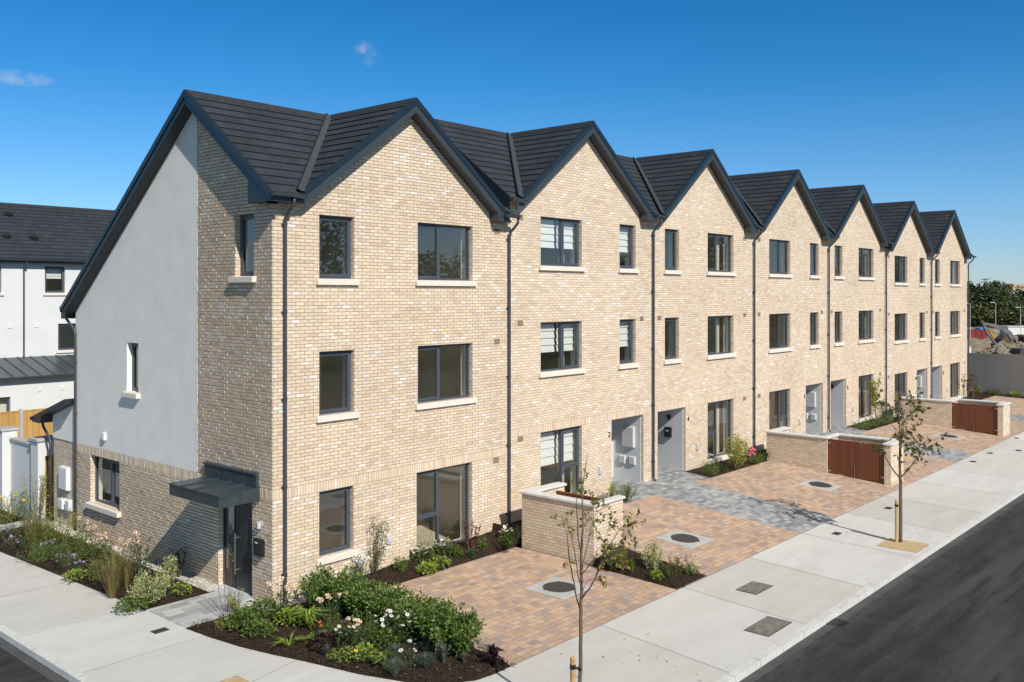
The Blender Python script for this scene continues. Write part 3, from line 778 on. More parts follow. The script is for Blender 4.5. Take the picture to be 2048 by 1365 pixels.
        tb = MB(); tb.box(3.06, 3.2, -.06, -.001, .66, .86); tb.box(3.09, 3.17, -.08, -.061, .70, .78); tb.build('wall_socket_box', M['offwhite'], t, bevel=.006)
        vs_ = [(6.9, 8.12), (6.9, 5.22), (6.86, 2.10)]
    for u, z in vs_:
        a = MB(); a.box(u-.11, u+.11, -.008, -.001, z-.07, z+.075)
        for q in range(4): a.box(u-.1, u+.1, -.013, -.0085, z-.055+.034*q, z-.055+.034*q+.016)
        a.build('air_brick', M['airbrick'], t)
    if H1:
        # side door under its canopy
        d0 = MB(); d0.box(.12, .17, .745, 2.065, .017, 2.145); dob = d0.build('door', M['frame'], t)
        lf = MB(); lf.box(.085, .118, .80, 1.52, .03, 2.09)
        for q in range(5): lf.box(.079, .0848, .84+.135*q, .965+.135*q, .02, 2.03)
        lf.build('door_leaf', M['door'], dob)
        gl = MB(); gl.face([(.112,1.62,.38),(.112,1.98,.38),(.112,1.98,2.06),(.112,1.62,2.06)]); gl.build('glass_pane', M['glass'], dob)
        sf = MB(); bars(sf, Sd, 1.56, 2.04, .0, 2.10, .09, .119, .05); sf.box(.095,.118,1.61,1.99,.05,.36); sf.build('sidelight_frame', M['door'], dob)
        hd = MB(); hd.tube([(.03,1.47,.35),(.03,1.47,1.25)], .014, 8)
        for z in (.45, 1.15): hd.tube([(.03,1.47,z),(.09,1.47,z)], .01, 6)
        hd.build('handle', M['steel'], dob)
        st = MB(); st.bbox(-.28, .13, .70, 2.12, -.16, .016, .012); st.build('door_step', M['step'], t)
        cy = MB()          # zinc canopy
        y0, y1, xf = .45, 2.45, -.97; zt0, zt1 = 2.40, 2.36
        cy.hexa([(xf,y0,2.12),(-.002,y0,2.12),(-.002,y1,2.12),(xf,y1,2.12),(xf,y0,zt1),(-.002,y0,zt0),(-.002,y1,zt0),(xf,y1,zt1)])
        can = cy.build('canopy', M['zinc'], t)
        sm = MB()
        for q in range(1, 4):
            y = y0 + (y1-y0)*q/4
            sm.hexa([(xf,y-.012,zt1),(-.09,y-.012,zt0-.003),(-.09,y+.012,zt0-.003),(xf,y+.012,zt1),(xf,y-.012,zt1+.03),(-.09,y-.012,zt0+.027),(-.09,y+.012,zt0+.027),(xf,y+.012,zt1+.03)])
            sm.box(xf-.014, xf, y-.01, y+.01, 2.125, zt1+.028); sm.box(-.104,-.09,y-.01,y+.01,zt0+.02,2.66)
        sm.box(xf/2-.01, xf/2+.01, y0-.012, y0, 2.125, zt1)
        for a_ in ((xf-.012, xf, y0-.012, y1+.012), (xf, -.09, y0-.012, y0), (xf, -.09, y1, y1+.012)): sm.box(*a_, zt1-.03, zt1+.012)
        sm.build('standing_seam', M['zinc'], can)
        us = MB(); us.box(-.09, -.002, y0+.03, y1+.08, zt0+.003, 2.66); us.build('upstand', M['zinc'], can)
        cp = MB(); cp.box(-.115, -.002, y0+.01, y1+.1, 2.661, 2.70); cp.build('flashing', M['lead'], can)
        lp = MB(); lp.box(-.03,-.001,.35,.45,1.60,1.72); lp.tube([(-.075,.40,1.70),(-.075,.40,1.56)], .045, 12); lp.build('wall_light', M['offwhite'], t)
        lb = MB(); lb.box(-.12,-.001,.27,.55,.98,1.34); lb.box(-.135,-.121,.28,.54,1.22,1.33); lo = lb.build('letter_box', M['black'], t, bevel=.008)
        np_ = MB(); np_.box(-.1385,-.1355,.36,.46,1.255,1.285); np_.build('name_plate', M['white'], lo)
        al = MB(); al.box(-.10,-.023,7.45,7.6,2.66,2.86); al.build('alarm_box', M['white'], t, bevel=.012)
        av = MB(); av.box(-.008,-.001,.48,.68,5.16,5.31); av.build('air_brick', M['airbrick'], t)
        # rear extension
        ex = MB(); X0 = 0.
        ez = lambda y: 3.62 - .30*(y-9.29) - .14
        Tl = lambda y: 2.42
        wall_cols(ex, Sd, 9.29, 10.75, zb, Tl, [])
        ex.face([(0,10.75,zb),(7,10.75,zb),(7,10.75,ez(10.75)),(0,10.75,ez(10.75))], 1)
        exo = ex.build('rear_extension', [M['brick'], M['render']], t)
        er = MB(); er.face([(-.022,9.29,2.40),(-.022,10.77,2.40),(-.022,10.77,ez(10.77)),(-.022,9.29,ez(9.29))]); er.face([(-.022,10.77,2.40),(0,10.77,2.40),(0,10.77,ez(10.77)),(-.022,10.77,ez(10.77))]); er.face([(-.022,9.29,2.40),(-.022,10.77,2.40),(0,10.77,2.40),(0,9.29,2.40)])
        er.build('render_panel', M['render'], exo)
        e2 = MB(); ey = 11.45
        z_ = lambda y: 3.62 - .30*(y-9.29)
        e2.prism([(-.32,9.295,z_(9.29)),(-.32,ey,z_(ey)),(-.32,ey,z_(ey)-.16),(-.32,ey-.5,z_(ey)-.16),(-.32,ey-.62,z_(ey-.62)-.13),(-.32,9.295,z_(9.29)-.13)], (7.2,0,0))
        e2.box(-.34, 6.8, ey, ey+.11, z_(ey)-.12, z_(ey)-.02)
        e2.build('extension_roof', M['verge'], exo)
        p2_ = MB(); p2_.tube([(-.06,ey-.05,z_(ey)-.16),(-.06,ey-.10,z_(ey)-.3),(-.075,10.84,2.35),(-.075,10.80,2.1),(-.075,10.80,-.2)], .036, 10); p2_.build('downpipe', M['pipe'], t, smooth=True)
        for (ya, yb_, za, zb2) in ((9.66,10.18,1.02,1.68),(9.93,10.2,.46,.78),(9.5,9.78,.48,.80)):
            mm = MB(); mm.hexa([(-.001,yb_,za),(-.001,ya,za),(-.12,ya+.02,za+.03),(-.12,yb_-.02,za+.03),(-.001,yb_,zb2),(-.001,ya,zb2),(-.12,ya+.02,zb2-.03),(-.12,yb_-.02,zb2-.03)]); mm.build('meter_box', M['white'], t, bevel=.008)
    return t

house(0, 'nearest house, with a white rendered side gable and dark canopy over its side door')
house(1, 'brick house numbered 2 with white blinds in all its windows')
house(2, 'brick house numbered 4 with a black letter box and black lamp in its recessed porch')
house(3, 'brick house right behind the nearer brick bin store with red gates')
house(4, 'brick house with a small yellow green tree beside its ground floor window')
house(5, 'brick house behind the far gated bin store, second from the far end')
house(6, 'last brick house at the far right end, beside the grey hoarding')

# ------------------------------------------------------------------ ground
CAM = Vector((-11.1046, -16.3821, 6.48)); FPX = 1847.; HOR = 588.
AZ = math.atan2(2650-1024, FPX); CF = Vector((math.cos(AZ), math.sin(AZ), 0)); CR = Vector((math.sin(AZ), -math.cos(AZ), 0))
def ray(x, y): return CF + CR*((x-1024)/FPX) + Vector((0,0,(HOR-y)/FPX))
def at_dep(x, y, d): return CAM + ray(x, y)*d
PAVE = -5.76
def lerp_tab(x, tab):
    if x <= tab[0][0]: return tab[0][1]
    for (a, va), (b, vb) in zip(tab, tab[1:]):
        if x <= b: return va + (vb-va)*(x-a)/(b-a)
    return tab[-1][1]
GT = [(6.7,0.),(6.76,.32),(12,.42),(34.8,.42),(36.4,.22),(60,.20)]
def zg(x, y):
    s = max(0., min(1., (y-PAVE)/5.4))
    return lerp_tab(x, GT)*s
def at(px, py, dz=0.):
    """the point of the ground seen at a pixel of the 2048 px photograph"""
    r = ray(px, py); z = 0.
    for _ in range(12):
        p = CAM + r*((z+dz-CAM.z)/r.z); z = zg(p.x, p.y)
    return p

def loft(a, b, nu, nv, zf, name, mt, structure=True):
    """sheet between two polylines (x,y) lists, height zf(x,y)"""
    def res(pl, n):
        L = [0.]
        for p, q in zip(pl, pl[1:]): L.append(L[-1] + math.hypot(q[0]-p[0], q[1]-p[1]))
        out = []
        for i in range(n+1):
            t = L[-1]*i/n; k = 0
            while k < len(L)-2 and L[k+1] < t: k += 1
            f = (t-L[k])/max(1e-9, L[k+1]-L[k]); out.append((pl[k][0]+(pl[k+1][0]-pl[k][0])*f, pl[k][1]+(pl[k+1][1]-pl[k][1])*f))
        return out
    A, B = res(a, nu), res(b, nu); mb = MB(); vs = []
    for i in range(nu+1):
        for j in range(nv+1):
            f = j/nv; x = A[i][0]+(B[i][0]-A[i][0])*f; y = A[i][1]+(B[i][1]-A[i][1])*f
            e = min(i, nu-i, j, nv-j)
            vs.append((x, y, zf(x, y, e)))
    fs = [(i*(nv+1)+j, (i+1)*(nv+1)+j, (i+1)*(nv+1)+j+1, i*(nv+1)+j+1) for i in range(nu) for j in range(nv)]
    mb.mesh(vs, fs)
    o = mb.build(name, mt)
    if structure: o['kind'] = 'structure'
    return o

# base terrain, one sheet out to the horizon
tm = MB(); tm.face([(-900,-900,-.30),(1500,-900,-.30),(1500,1500,-.30),(-900,1500,-.30)]); struct('terrain', tm, M['terrain'])
rd = MB()
rd.face([(-11,-16.2,-.12),(150,-16.2,-.12),(150,-7,-.12),(-2,-7,-.12),(-2,45,-.12),(-11,45,-.12)]); struct('road', rd, M['asphalt'])
# pavement with rounded street corner
KX, KY, KR = -4.28, -8.90, 6.2
def corner(off, n=18):
    c = (KX+KR, KY+KR); r = KR - off
    return [(c[0]-r*math.cos(R(90)*i/n), c[1]-r*math.sin(R(90)*i/n)) for i in range(n+1)]
bed_edge = [(-1.86,.17),(-1.80,-.6),(-1.68,-1.45),(-1.50,-2.2),(-1.30,-2.9),(-1.02,-4.05),(-.72,-4.85),(-.35,-5.40),(.10,-5.70),(.50,PAVE)]
def kerb_line(off): return [(KX+off,40.)] + [(KX+off, y) for y in (20,10,4,0)] + corner(off) + [(x, KY+off) for x in (3,8,20,40,80,140)]
KW = .16
pv = MB()
outer = kerb_line(KW)
inner = [(-2.9,40.),(-2.62,20),(-2.33,10.6),(-2.19,8.6),(-1.86,1.75)] + bed_edge + [(.8,PAVE),(8,PAVE),(20,PAVE),(40,PAVE),(80,PAVE),(140,PAVE)]
def along(pl, n):
    L = [0.]
    for p, q in zip(pl, pl[1:]): L.append(L[-1]+math.hypot(q[0]-p[0], q[1]-p[1]))
    return L
# triangulated polygon through bmesh
from mathutils.geometry import delaunay_2d_cdt
ring = [Vector(p) for p in outer + inner[::-1]]
dv, de, df, _, _, _ = delaunay_2d_cdt(ring, [], [tuple(range(len(ring)))], 1, 1e-5)
pm = MB(); pm.mesh([(v.x, v.y, 0.) for v in dv], [tuple(f) if (dv[f[1]]-dv[f[0]]).cross(dv[f[2]]-dv[f[1]]) > 0 else tuple(f)[::-1] for f in df])
def strip(mb, a, b, w, z, m):
    a, b = Vector(a), Vector(b); n = (b-a).normalized(); n = Vector((-n.y, n.x))*w/2
    mb.face([(a.x+n.x,a.y+n.y,z),(a.x-n.x,a.y-n.y,z),(b.x-n.x,b.y-n.y,z),(b.x+n.x,b.y+n.y,z)], m)
for k in range(40):
    x = 3.42 + 3.08*k; strip(pm, (x+.18,PAVE-.002), (x-.22,KY+KW), .013, .004, 1)
for y in (-.45, 2.12, 4.85, 7.6, 10.4, 13.1, 16): strip(pm, (KX+KW,y), (lerp_tab(y,[(-.5,-1.82),(1.7,-1.88),(10,-2.3),(20,-2.6)]),y), .013, .004, 1)
strip(pm, (-2.65,-3.0), (-1.34,-2.72), .013, .004, 1); strip(pm, (-1.6,-5.9), (-.68,-4.93), .013, .004, 1)
struct('pavement', pm, [M['concrete'], M['joint']])
kb = MB(); ko, ki = kerb_line(0.), kerb_line(KW)
for i in range(len(ko)-1):
    a, b, c, d = ko[i], ko[i+1], ki[i+1], ki[i]
    kb.face([(a[0],a[1],.0),(b[0],b[1],.0),(c[0],c[1],.004),(d[0],d[1],.004)]); kb.face([(a[0],a[1],-.13),(b[0],b[1],-.13),(b[0],b[1],.0),(a[0],a[1],.0)])
for k in range(60): x = 2.2+.915*k; strip(kb, (x,KY-.0005), (x,KY+KW), .008, .0062, 1); kb.face([(x-.004,KY-.002,-.11),(x+.004,KY-.002,-.11),(x+.004,KY-.002,.0),(x-.004,KY-.002,.0)], 1)
for k in range(26): y = -2.4+.915*k; strip(kb, (KX-.0005,y), (KX+KW,y), .008, .0062, 1)
struct('kerb', kb, [M['kerb'], M['joint']])
ch = MB(); cho = kerb_line(-.02); chi = kerb_line(-.20)   # drainage channel strip beside the kerb
for i in range(len(cho)-1):
    a, b, c, d = chi[i], chi[i+1], cho[i+1], cho[i]; ch.face([(p[0],p[1],-.116) for p in (a,b,c,d)])
M['channel'] = ground_mat('road_channel', (.075,.075,.075), (.11,.11,.108), (.06,.06,.06), s1=1.5, s2=6., bump=.4, bscale=200.)
struct('road_channel', ch, M['channel'])

# paving
FL = lambda off: (lambda x, y, e: zg(x, y) + off)
drive_edge = [(.92,PAVE),(1.06,-5.0),(1.30,-3.6),(1.62,-2.0),(1.80,-.86)]
loft([(.92,PAVE),(6.69,PAVE)], [(1.80,-.86),(6.69,-.86)], 20, 12, FL(.004), 'driveway', M['pave_orange'])
def zone(x0, x1, y0, y1, mt, name):
    return loft([(x0,y0),(x1,y0)], [(x0,y1),(x1,y1)], max(2, int((x1-x0)/.7)), 10, FL(.004), name, mt)
YS = -1.08
zone(6.76, 12.8, PAVE, YS, M['pave_orange'], 'driveway')
for k in range(3):
    P = party(1) + 2*PW*k
    zone(P-1.49, P+.92, PAVE, YS, M['pave_grey'], 'path')
    zone(P-3.1, P+2.05, YS, 1.2, M['pave_grey'], 'path')
    zone(P+.92, (P+2*PW-1.49) if k < 2 else 51.4, PAVE, YS, M['pave_orange'], 'driveway')
    if k: zone(P-2*PW+2.05, P-3.1, YS, 0.02, M['mulch'], 'mulch_bed')
zone(44.5, 51.4, YS, 0.02, M['mulch'], 'mulch_bed')
zone(6.76, 11.19, YS, 0.02, M['mulch'], 'mulch_bed')
sp = MB(); sp.box(-1.86, -.285, .17, 1.75, -.2, .006); struct('path', sp, M['pave_side'])
sp = MB(); sp.box(-2.4, -.02, 10.75, 11.5, -.2, .006); struct('path', sp, M['pave_side'])

# mulch beds: lumpy soil with loose bark chips
def hsh(x, y): return math.sin(x*12.9898+y*78.233)*43758.5453 % 1.
def lump(x, y): return .020*math.sin(7.1*x+3*math.sin(2.3*y))*math.sin(6.3*y+2*math.sin(3.1*x)) + .022*(hsh(round(x*19), round(y*19))-.5)
def bed(name, a, b, nu, nv, mound, base=lambda x, y: 0.):
    def zf(x, y, e): return base(x, y) + zg(x, y) + .012 + (mound*min(1, e/4.) + lump(x, y)*min(1, e/2.))
    return loft(a, b, nu, nv, zf, name, M['mulch'])
bedA_out = bed_edge + [(.92,PAVE)]
bedA_in = [(-.45,.17),(-.36,-.05),(-.34,-.36),(.5,-.36),(1.2,-.36),(1.95,-.36),(1.80,-.86),(1.62,-2.0),(1.30,-3.6),(1.06,-5.0),(.95,-5.70)]
bed('mulch_bed', bedA_out, bedA_in, 120, 46, .05)
riseH1 = lambda x, y: lerp_tab(x, [(1.9,.03),(3,.12),(6.7,.25)])*max(0, min(1, (y+.86)/.6))
bed('mulch_bed', [(1.80,-.86),(6.74,-.86)], [(1.95,-.002),(6.74,-.002)], 110, 22, .02, riseH1)
side_out = [(-1.88,1.76),(-2.19,8.6),(-2.33,10.74)]; side_in = [(-.42,1.76),(-.40,6.0),(-.40,10.74)]
bed('mulch_bed', side_out, side_in, 170, 36, .06)
bed('mulch_bed', [(-2.36,11.52),(-2.6,17)], [(-.40,11.52),(-.5,17)], 90, 30, .05)
bed('mulch_bed', [(6.45,PAVE+.02),(7.75,PAVE+.02)], [(6.62,-3.29),(7.95,-3.29)], 40, 60, .05)
bed('mulch_bed', [(51.42,-7),(51.42,1)], [(52.6,-7),(52.6,1)], 60, 10, .06)
# bark chips, one object: nobody could count them
chips = MB()
def chip(p, s, m=0):
    d = Vector((rnd.uniform(-1,1), rnd.uniform(-1,1), rnd.uniform(-.35,.35))).normalized()
    n = Vector((rnd.uniform(-.5,.5), rnd.uniform(-.5,.5), 1)); sd = d.cross(n).normalized()
    a, b = s*rnd.uniform(.6,1.6), s*rnd.uniform(.25,.5); u = sd.cross(d)*.006
    chips.hexa([p-d*a-sd*b, p+d*a-sd*b*.6, p+d*a*.9+sd*b, p-d*a+sd*b*.8, p-d*a-sd*b+u, p+d*a-sd*b*.6+u, p+d*a*.9+sd*b+u, p-d*a+sd*b*.8+u], m)
M['chip'] = leaf_mat('bark_chip', [(0,(.016,.010,.007)),(.5,(.045,.026,.016)),(.85,(.085,.050,.030)),(1,(.15,.10,.065))], 0., .9)
def in_poly(x, y, pl):
    c = False
    for i in range(len(pl)):
        (x1,y1),(x2,y2) = pl[i], pl[i-1]
        if (y1 > y) != (y2 > y) and x < (x2-x1)*(y-y1)/(y2-y1)+x1: c = not c
    return c
for pl, n, mo in ((bedA_out+bedA_in[::-1], 2600, .05), ([(1.80,-.84),(6.7,-.84),(6.7,-.05),(1.95,-.05)], 1000, .02), (side_out+side_in[::-1], 1900, .06), ([(6.47,-5.72),(7.73,-5.72),(7.93,-3.3),(6.64,-3.3)], 700, .05)):
    xs, ys = [p[0] for p in pl], [p[1] for p in pl]; k = 0
    while k < n:
        x, y = rnd.uniform(min(xs),max(xs)), rnd.uniform(min(ys),max(ys))
        if in_poly(x, y, pl):
            z = zg(x, y) + .02 + mo + lump(x, y)*.6 + (riseH1(x, y) if (x > 1.8 and y > -.85 and x < 6.75) else 0)
            chip(Vector((x, y, z)), rnd.choice((.012,.016,.022,.03))); k += 1
o = chips.build('bark_chips', M['chip']); o['kind'] = 'stuff'; tag(o, 'loose dark bark chips strewn over the planting beds', 'bark chips')
# fallen leaves and soil crumbs swept onto the paving, too many to count
lt = MB()
def litter(x, y, s):
    p = Vector((x, y, (zg(x, y) if x > 6.7 else 0.)+.009)); a = rnd.uniform(0, 6.28)
    lt.leaf(p, (math.cos(a), math.sin(a), rnd.uniform(0,.12)), (rnd.uniform(-.2,.2), rnd.uniform(-.2,.2), 1), s, s*.6, 0 if rnd.random() < .6 else 1, .1)
M['litter'] = leaf_mat('fallen_leaf', [(0,(.20,.10,.035)),(.4,(.34,.22,.06)),(.7,(.22,.22,.05)),(1,(.12,.06,.03))], .1, .8)
for q in range(26): litter(rnd.gauss(1.4,1.3), rnd.gauss(-7.3,.8), rnd.uniform(.03,.06))
for q in range(20): litter(rnd.gauss(13.8,1.3), rnd.gauss(-7.4,.8), rnd.uniform(.04,.07))
for q in range(45): litter(rnd.uniform(1.8,12), rnd.uniform(-5.7,-1.1), rnd.uniform(.02,.04))
for q in range(30): x = rnd.uniform(2,30); litter(x, -8.7+abs(rnd.gauss(0,.08)), rnd.uniform(.03,.05))
for pl in (bed_edge, side_out):
    for (a, b), (c, d) in zip(pl, pl[1:]):
        for q in range(int(34*math.hypot(c-a, d-b))):
            f = rnd.random(); s_ = abs(rnd.gauss(0, .045)); nx, ny = -(d-b), (c-a); L = math.hypot(nx, ny); sg = -1 if pl is bed_edge else 1
            litter(a+(c-a)*f+sg*nx/L*s_*(1), b+(d-b)*f+sg*ny/L*s_, rnd.uniform(.008,.022))
o = lt.build('leaf_litter', [M['litter'], M['chip']]); o['kind'] = 'stuff'; tag(o, 'fallen leaves and bark crumbs scattered on the paving', 'leaf litter')
# pale gravel margin round the foot of the walls
gv = MB()
def gstrip(a, b, zf=.012):
    gv.face([(a[0],a[1],zf),(b[0],a[1],zf),(b[0],b[1],zf),(a[0],b[1],zf)])
gstrip((-.42,2.2),(0.02,10.7)); gstrip((-.36,-.36),(0.02,.62)); gstrip((.02,-.36),(1.9,.02)); gstrip((-.44,1.76),(-.285,2.2))
def pebble(x, y, z, s):
    a = rnd.uniform(0, 6.3); pts = []
    for k in range(5):
        g = a + k*1.2566; pts.append((x+s*math.cos(g)*rnd.uniform(.7,1.1), y+s*math.sin(g)*rnd.uniform(.7,1.1), z+rnd.uniform(0,.006)))
    b = len(gv.v); gv.v += pts + [(x+rnd.uniform(-.3,.3)*s, y+rnd.uniform(-.3,.3)*s, z+s*rnd.uniform(.6,.9))]
    for k in range(5): gv.f.append((b+k, b+(k+1) % 5, b+5)); gv.m.append(1)
for (a, b, n) in (((-.42,1.8),(0.0,10.6),2600), ((-.40,-.40),(-.02,.6),260), ((-.02,-.40),(1.9,-.02),420)):
    for _ in range(n): pebble(rnd.uniform(a[0],b[0]), rnd.uniform(a[1],b[1]), .012, rnd.uniform(.012,.026))
M['pebble'] = leaf_mat('pebble', [(0,(.34,.30,.25)),(.4,(.52,.48,.42)),(.8,(.66,.62,.56)),(1,(.74,.71,.66))], 0., .9)
o = gv.build('gravel', [M['gravel'], M['pebble']]); o['kind'] = 'stuff'; tag(o, 'pale gravel margin along the foot of the near house walls', 'gravel')

# ------------------------------------------------------------------ things set in the ground
def manhole(x, y, label):
    t = thing('manhole', label, 'manhole', (x, y, zg(x, y)+.006), group='round covers in the driveways')
    t.rotation_euler = (math.atan2(zg(x, y+.3)-zg(x, y-.3), .6), 0, 0)
    s = MB(); s.bbox(-.56,.56,-.54,.54,-.05,.012,.006); s.build('concrete_surround', M['kerb_slab'], t)
    l = MB(); l.disc((0,0,.022), .36, 40, 0, .0121)
    l.disc((0,0,.0245), .30, 36, 0, .0221)
    for q in range(-3, 4):
        w = math.sqrt(max(0, .27**2-(q*.075)**2)); l.box(-w, w, q*.075-.012, q*.075+.012, .0246, .029)
    lo = l.build('lid', M['iron'], t)
    h = MB()
    for g in (.7, 2.8, 4.9): h.box(.36*math.cos(g)-.04, .36*math.cos(g)+.04, .36*math.sin(g)-.03, .36*math.sin(g)+.03, .0122, .0215)
    h.build('lifting_lug', M['iron'], lo)
M['kerb_slab'] = ground_mat('manhole_concrete', (.44,.44,.425), (.52,.52,.50), (.40,.39,.37), s1=2., s2=9., bump=.2)
M['iron'] = simple('cast_iron', (.055,.053,.050), .55, spec=.4, var=.2, scale=20, bump=.2)
manhole(4.85, -3.72, 'round iron cover in the concrete square on the nearest driveway')
manhole(9.80, -3.94, 'round iron cover in the driveway between the near brick bin store and the grey path')
manhole(18.55, -3.85, 'round iron cover in front of the nearer pair of red wooden gates')
manhole(32.45, -3.85, 'round iron cover in front of the farther pair of red wooden gates')
def cover(x0, x1, y0, y1, name, label, cat, mt, group=None, lines=0):
    t = thing(name, label, cat, ((x0+x1)/2, (y0+y1)/2, .002), group=group)
    a, b = (x1-x0)/2, (y1-y0)/2; f = MB(); f.box(-a,a,-b,b,-.03,.0055); f.build('frame', M['iron'], t)
    l = MB(); l.box(-a+.02,a-.02,-b+.02,b-.02,.0056,.010)
    for q in range(lines): xx = -a+.04+(2*a-.08)*(q+.5)/lines; l.box(xx-.012, xx+.012, -b+.03, b-.03, .0101, .016)
    l.build('cover_plate', mt, t)
M['tray'] = ground_mat('cover_tray_infill', (.13,.125,.12), (.24,.23,.215), (.34,.27,.18), s1=5., s2=7., bump=.6, bscale=60., bdist=.01)
cover(7.28, 8.10, -7.2, -6.7, 'inspection_cover', 'smaller mottled rectangular cover in the pavement, nearer the driveways', 'pavement cover', M['tray'], 'stone-filled covers in the pavement')
cover(5.18, 6.22, -8.5, -7.98, 'inspection_cover', 'larger mottled rectangular cover in the pavement beside the kerb', 'pavement cover', M['tray'], 'stone-filled covers in the pavement')
SC = [(13.42,-6.48,'small dark cover in the pavement at the end of the nearest grey path'), (17.36,-6.48,'small dark cover in the pavement behind the young tree with the square pit'), (27.42,-6.18,'small dark cover in the pavement at the nearer side of the second grey path'), (29.92,-6.16,'small dark cover in the pavement at the farther side of the second grey path'), (34.95,-5.99,'small dark cover at the foot of the far bin store pier'), (31.38,-6.87,'dark cover nearest the right edge, out in the middle of the pavement'), (-2.25,.43,'small dark cover in the side pavement in front of the front door path')]
for x, y, l in SC: cover(x-.15, x+.15, y-.10, y+.10, 'stopcock_cover', l, 'pavement cover', M['iron'], 'small covers in the pavement', 3)
t = thing('road_gully', 'black iron gully grating in the road beside the kerb', 'drain', (7.1,-9.08,-.118))
f = MB(); bars(f, lambda u, d, z: (u, z, d), -.22, .22, -.19, .19, 0, .010, .03); f.build('frame', M['iron'], t)
g = MB()
for q in range(7): g.box(-.18+.055*q, -.155+.055*q, -.16, .16, 0, .009)
g.build('grating', M['black'], t)
def pit(x, y, a, b, label):
    t = thing('tree_pit', label, 'tree pit', (x, y, .0), group='gravel tree pits in the pavement')
    f = MB(); bars(f, lambda u, d, z: (u, z, d), -a, a, -b, b, -.02, .006, .025); f.build('edging', M['stake'], t)
    n = 16; vs = [(-a+.025+(2*a-.05)*i/n, -b+.025+(2*b-.05)*j/n, .005+.006*hsh(i, j)) for i in range(n+1) for j in range(n+1)]
    g = MB(); g.mesh(vs, [(i*(n+1)+j,(i+1)*(n+1)+j,(i+1)*(n+1)+j+1,i*(n+1)+j+1) for i in range(n) for j in range(n)]); g.build('gravel_fill', M['sand'], t)
pit(13.42, -8.22, .52, .50, 'square sandy tree pit holding the middle young tree')
pit(-.10, -8.2, .52, .50, 'sandy tree pit at the foot of the nearest young tree')
pit(-2.95, -3.0, .52, .47, 'sandy tree pit in the side pavement at the bottom edge, without a tree')

# ------------------------------------------------------------------ bin stores
M['brick_bin'] = M['brick_plain']
def bin_store(x0, top, label, double):
    t = thing('bin_store', label, 'bin store', (x0, 0, 0), group='brick bin stores between the driveways')
    w = MB(); T = .22; W = 1.22; zb = -.2; zt = top-.06
    def wl(a, b, c, d): w.box(a, b, c, d, zb, zt)
    cp = MB(); O = .045
    def cpn(a, b, c, d): cp.bbox(a, b, c, d, zt, top, .012)
    wl(0, T, -3.27, -1.0); wl(T, 1.48, -1.22, -1.0); wl(T, W, -3.27, -3.05)
    cpn(-O, T+O, -3.05-O-.0, -1.0+O); cpn(T+O, 1.52, -1.22-O, -1.0+O)
    if not double: cpn(-O, W+O, -3.27-O, -3.05-O)
    else:
        wl(W-T, W, -5.25, -3.27); wl(0, W, -5.47, -5.25)
        cpn(-O, W+O, -3.27-O, -3.05-O); cpn(W-T-O, W+O, -5.25+O, -3.27-O); cpn(-O, W+O, -5.47-O, -5.25+O)
    w.build('wall', M['brick_bin'], t); cp.build('coping', M['cap'], t)
    def gates(x, y0, y1, z0, z1, face):
        ym = (y0+y1)/2
        for a, b in ((y0+.01, ym-.006), (ym+.006, y1-.01)):
            g = MB(); g.box(x-.02, x+.02, a, b, z0, z1); go = g.build('gate', M['gatewood'], t)
            r_ = MB(); r_.box(x-.026, x+.026, a, b, z1+.0005, z1+.03); r_.build('top_rail', M['gateedge'], go)
            ra, rb = (x-.06, x-.0205) if face > 0 else (x+.0205, x+.06)
            for z in (z0+.12, z1-.16): r_ = MB(); r_.box(ra, rb, a+.02, b-.02, z, z+.1); r_.build('rail', M['gateedge'], go)
            e = a if a == y0+.01 else b
            for z in (z0+.12, z1-.12): hg = MB(); hg.box(x+face*.0215-.004, x+face*.0215+.004, min(e, e+(.12 if e == a else -.12)), max(e, e+(.12 if e == a else -.12)), z, z+.035); hg.build('hinge', M['steel'], go)
        bt = MB(); bt.tube([(x+face*.03,ym+.03,z0+.0),(x+face*.03,ym+.03,z0+.42)], .009, 6)
        bt.box(x+face*.034-.012, x+face*.034+.012, y1-.32-.25, y1-.32, z0+.02, z0+.06) if face < 0 else bt.box(x+face*.03-.01, x+face*.03+.01, ym-.2, ym+.1, z1-.09, z1-.05)
        bt.build('bolt', M['steel'], t)
    gates(W-.08, -3.05, -1.22, .30, 1.28, 1)
    if double: gates(.08, -5.25, -3.27, .14, 1.36, -1)
    return t
bin_store(6.75, 1.45, 'nearest brick bin store, without gates on the side facing the first driveway', False)
bin_store(20.5, 1.45, 'brick bin store with two red wooden gates, nearer of the two gated ones', True)
bin_store(34.85, 1.48, 'far brick bin store with two red wooden gates, near the end of the terrace', True)

# ------------------------------------------------------------------ garden wall, fence, white house behind (left)
def wall_block(mb, cb, x0, x1, y0, y1, z1, o=.04, ct=.07):
    mb.box(x0, x1, y0, y1, -.3, z1-ct); cb.bbox(x0-o, x1+o, y0-o, y1+o, z1-ct, z1, .015)
t = thing('garden_wall', 'white rendered garden wall with capped piers beside the timber side gate', 'garden wall', (0,0,0))
gw, gc = MB(), MB()
gw.box(-.20, .0, 11.35, 11.85, -.3, 2.23); gw.box(.0, 1.0, 11.35, 11.85, 1.80, 2.23); gw.box(1.0, 1.5, 11.35, 11.85, -.3, 2.23); gc.bbox(-.25, 1.55, 11.30, 11.89, 2.231, 2.31, .015); wall_block(gw, gc, -.08, .12, 11.90, 13.62, 2.10); wall_block(gw, gc, -.31, .12, 13.70, 14.25, 2.38); wall_block(gw, gc, -.08, .12, 14.30, 17.2, 2.15)
gw.build('wall', M['render_white'], t); gc.build('coping', M['cap_grey'] if 'cap_grey' in M else M['conc_post'], t)
t = thing('side_gate', 'narrow yellow timber gate between the white pier and the brick house', 'gate', (0,0,0))
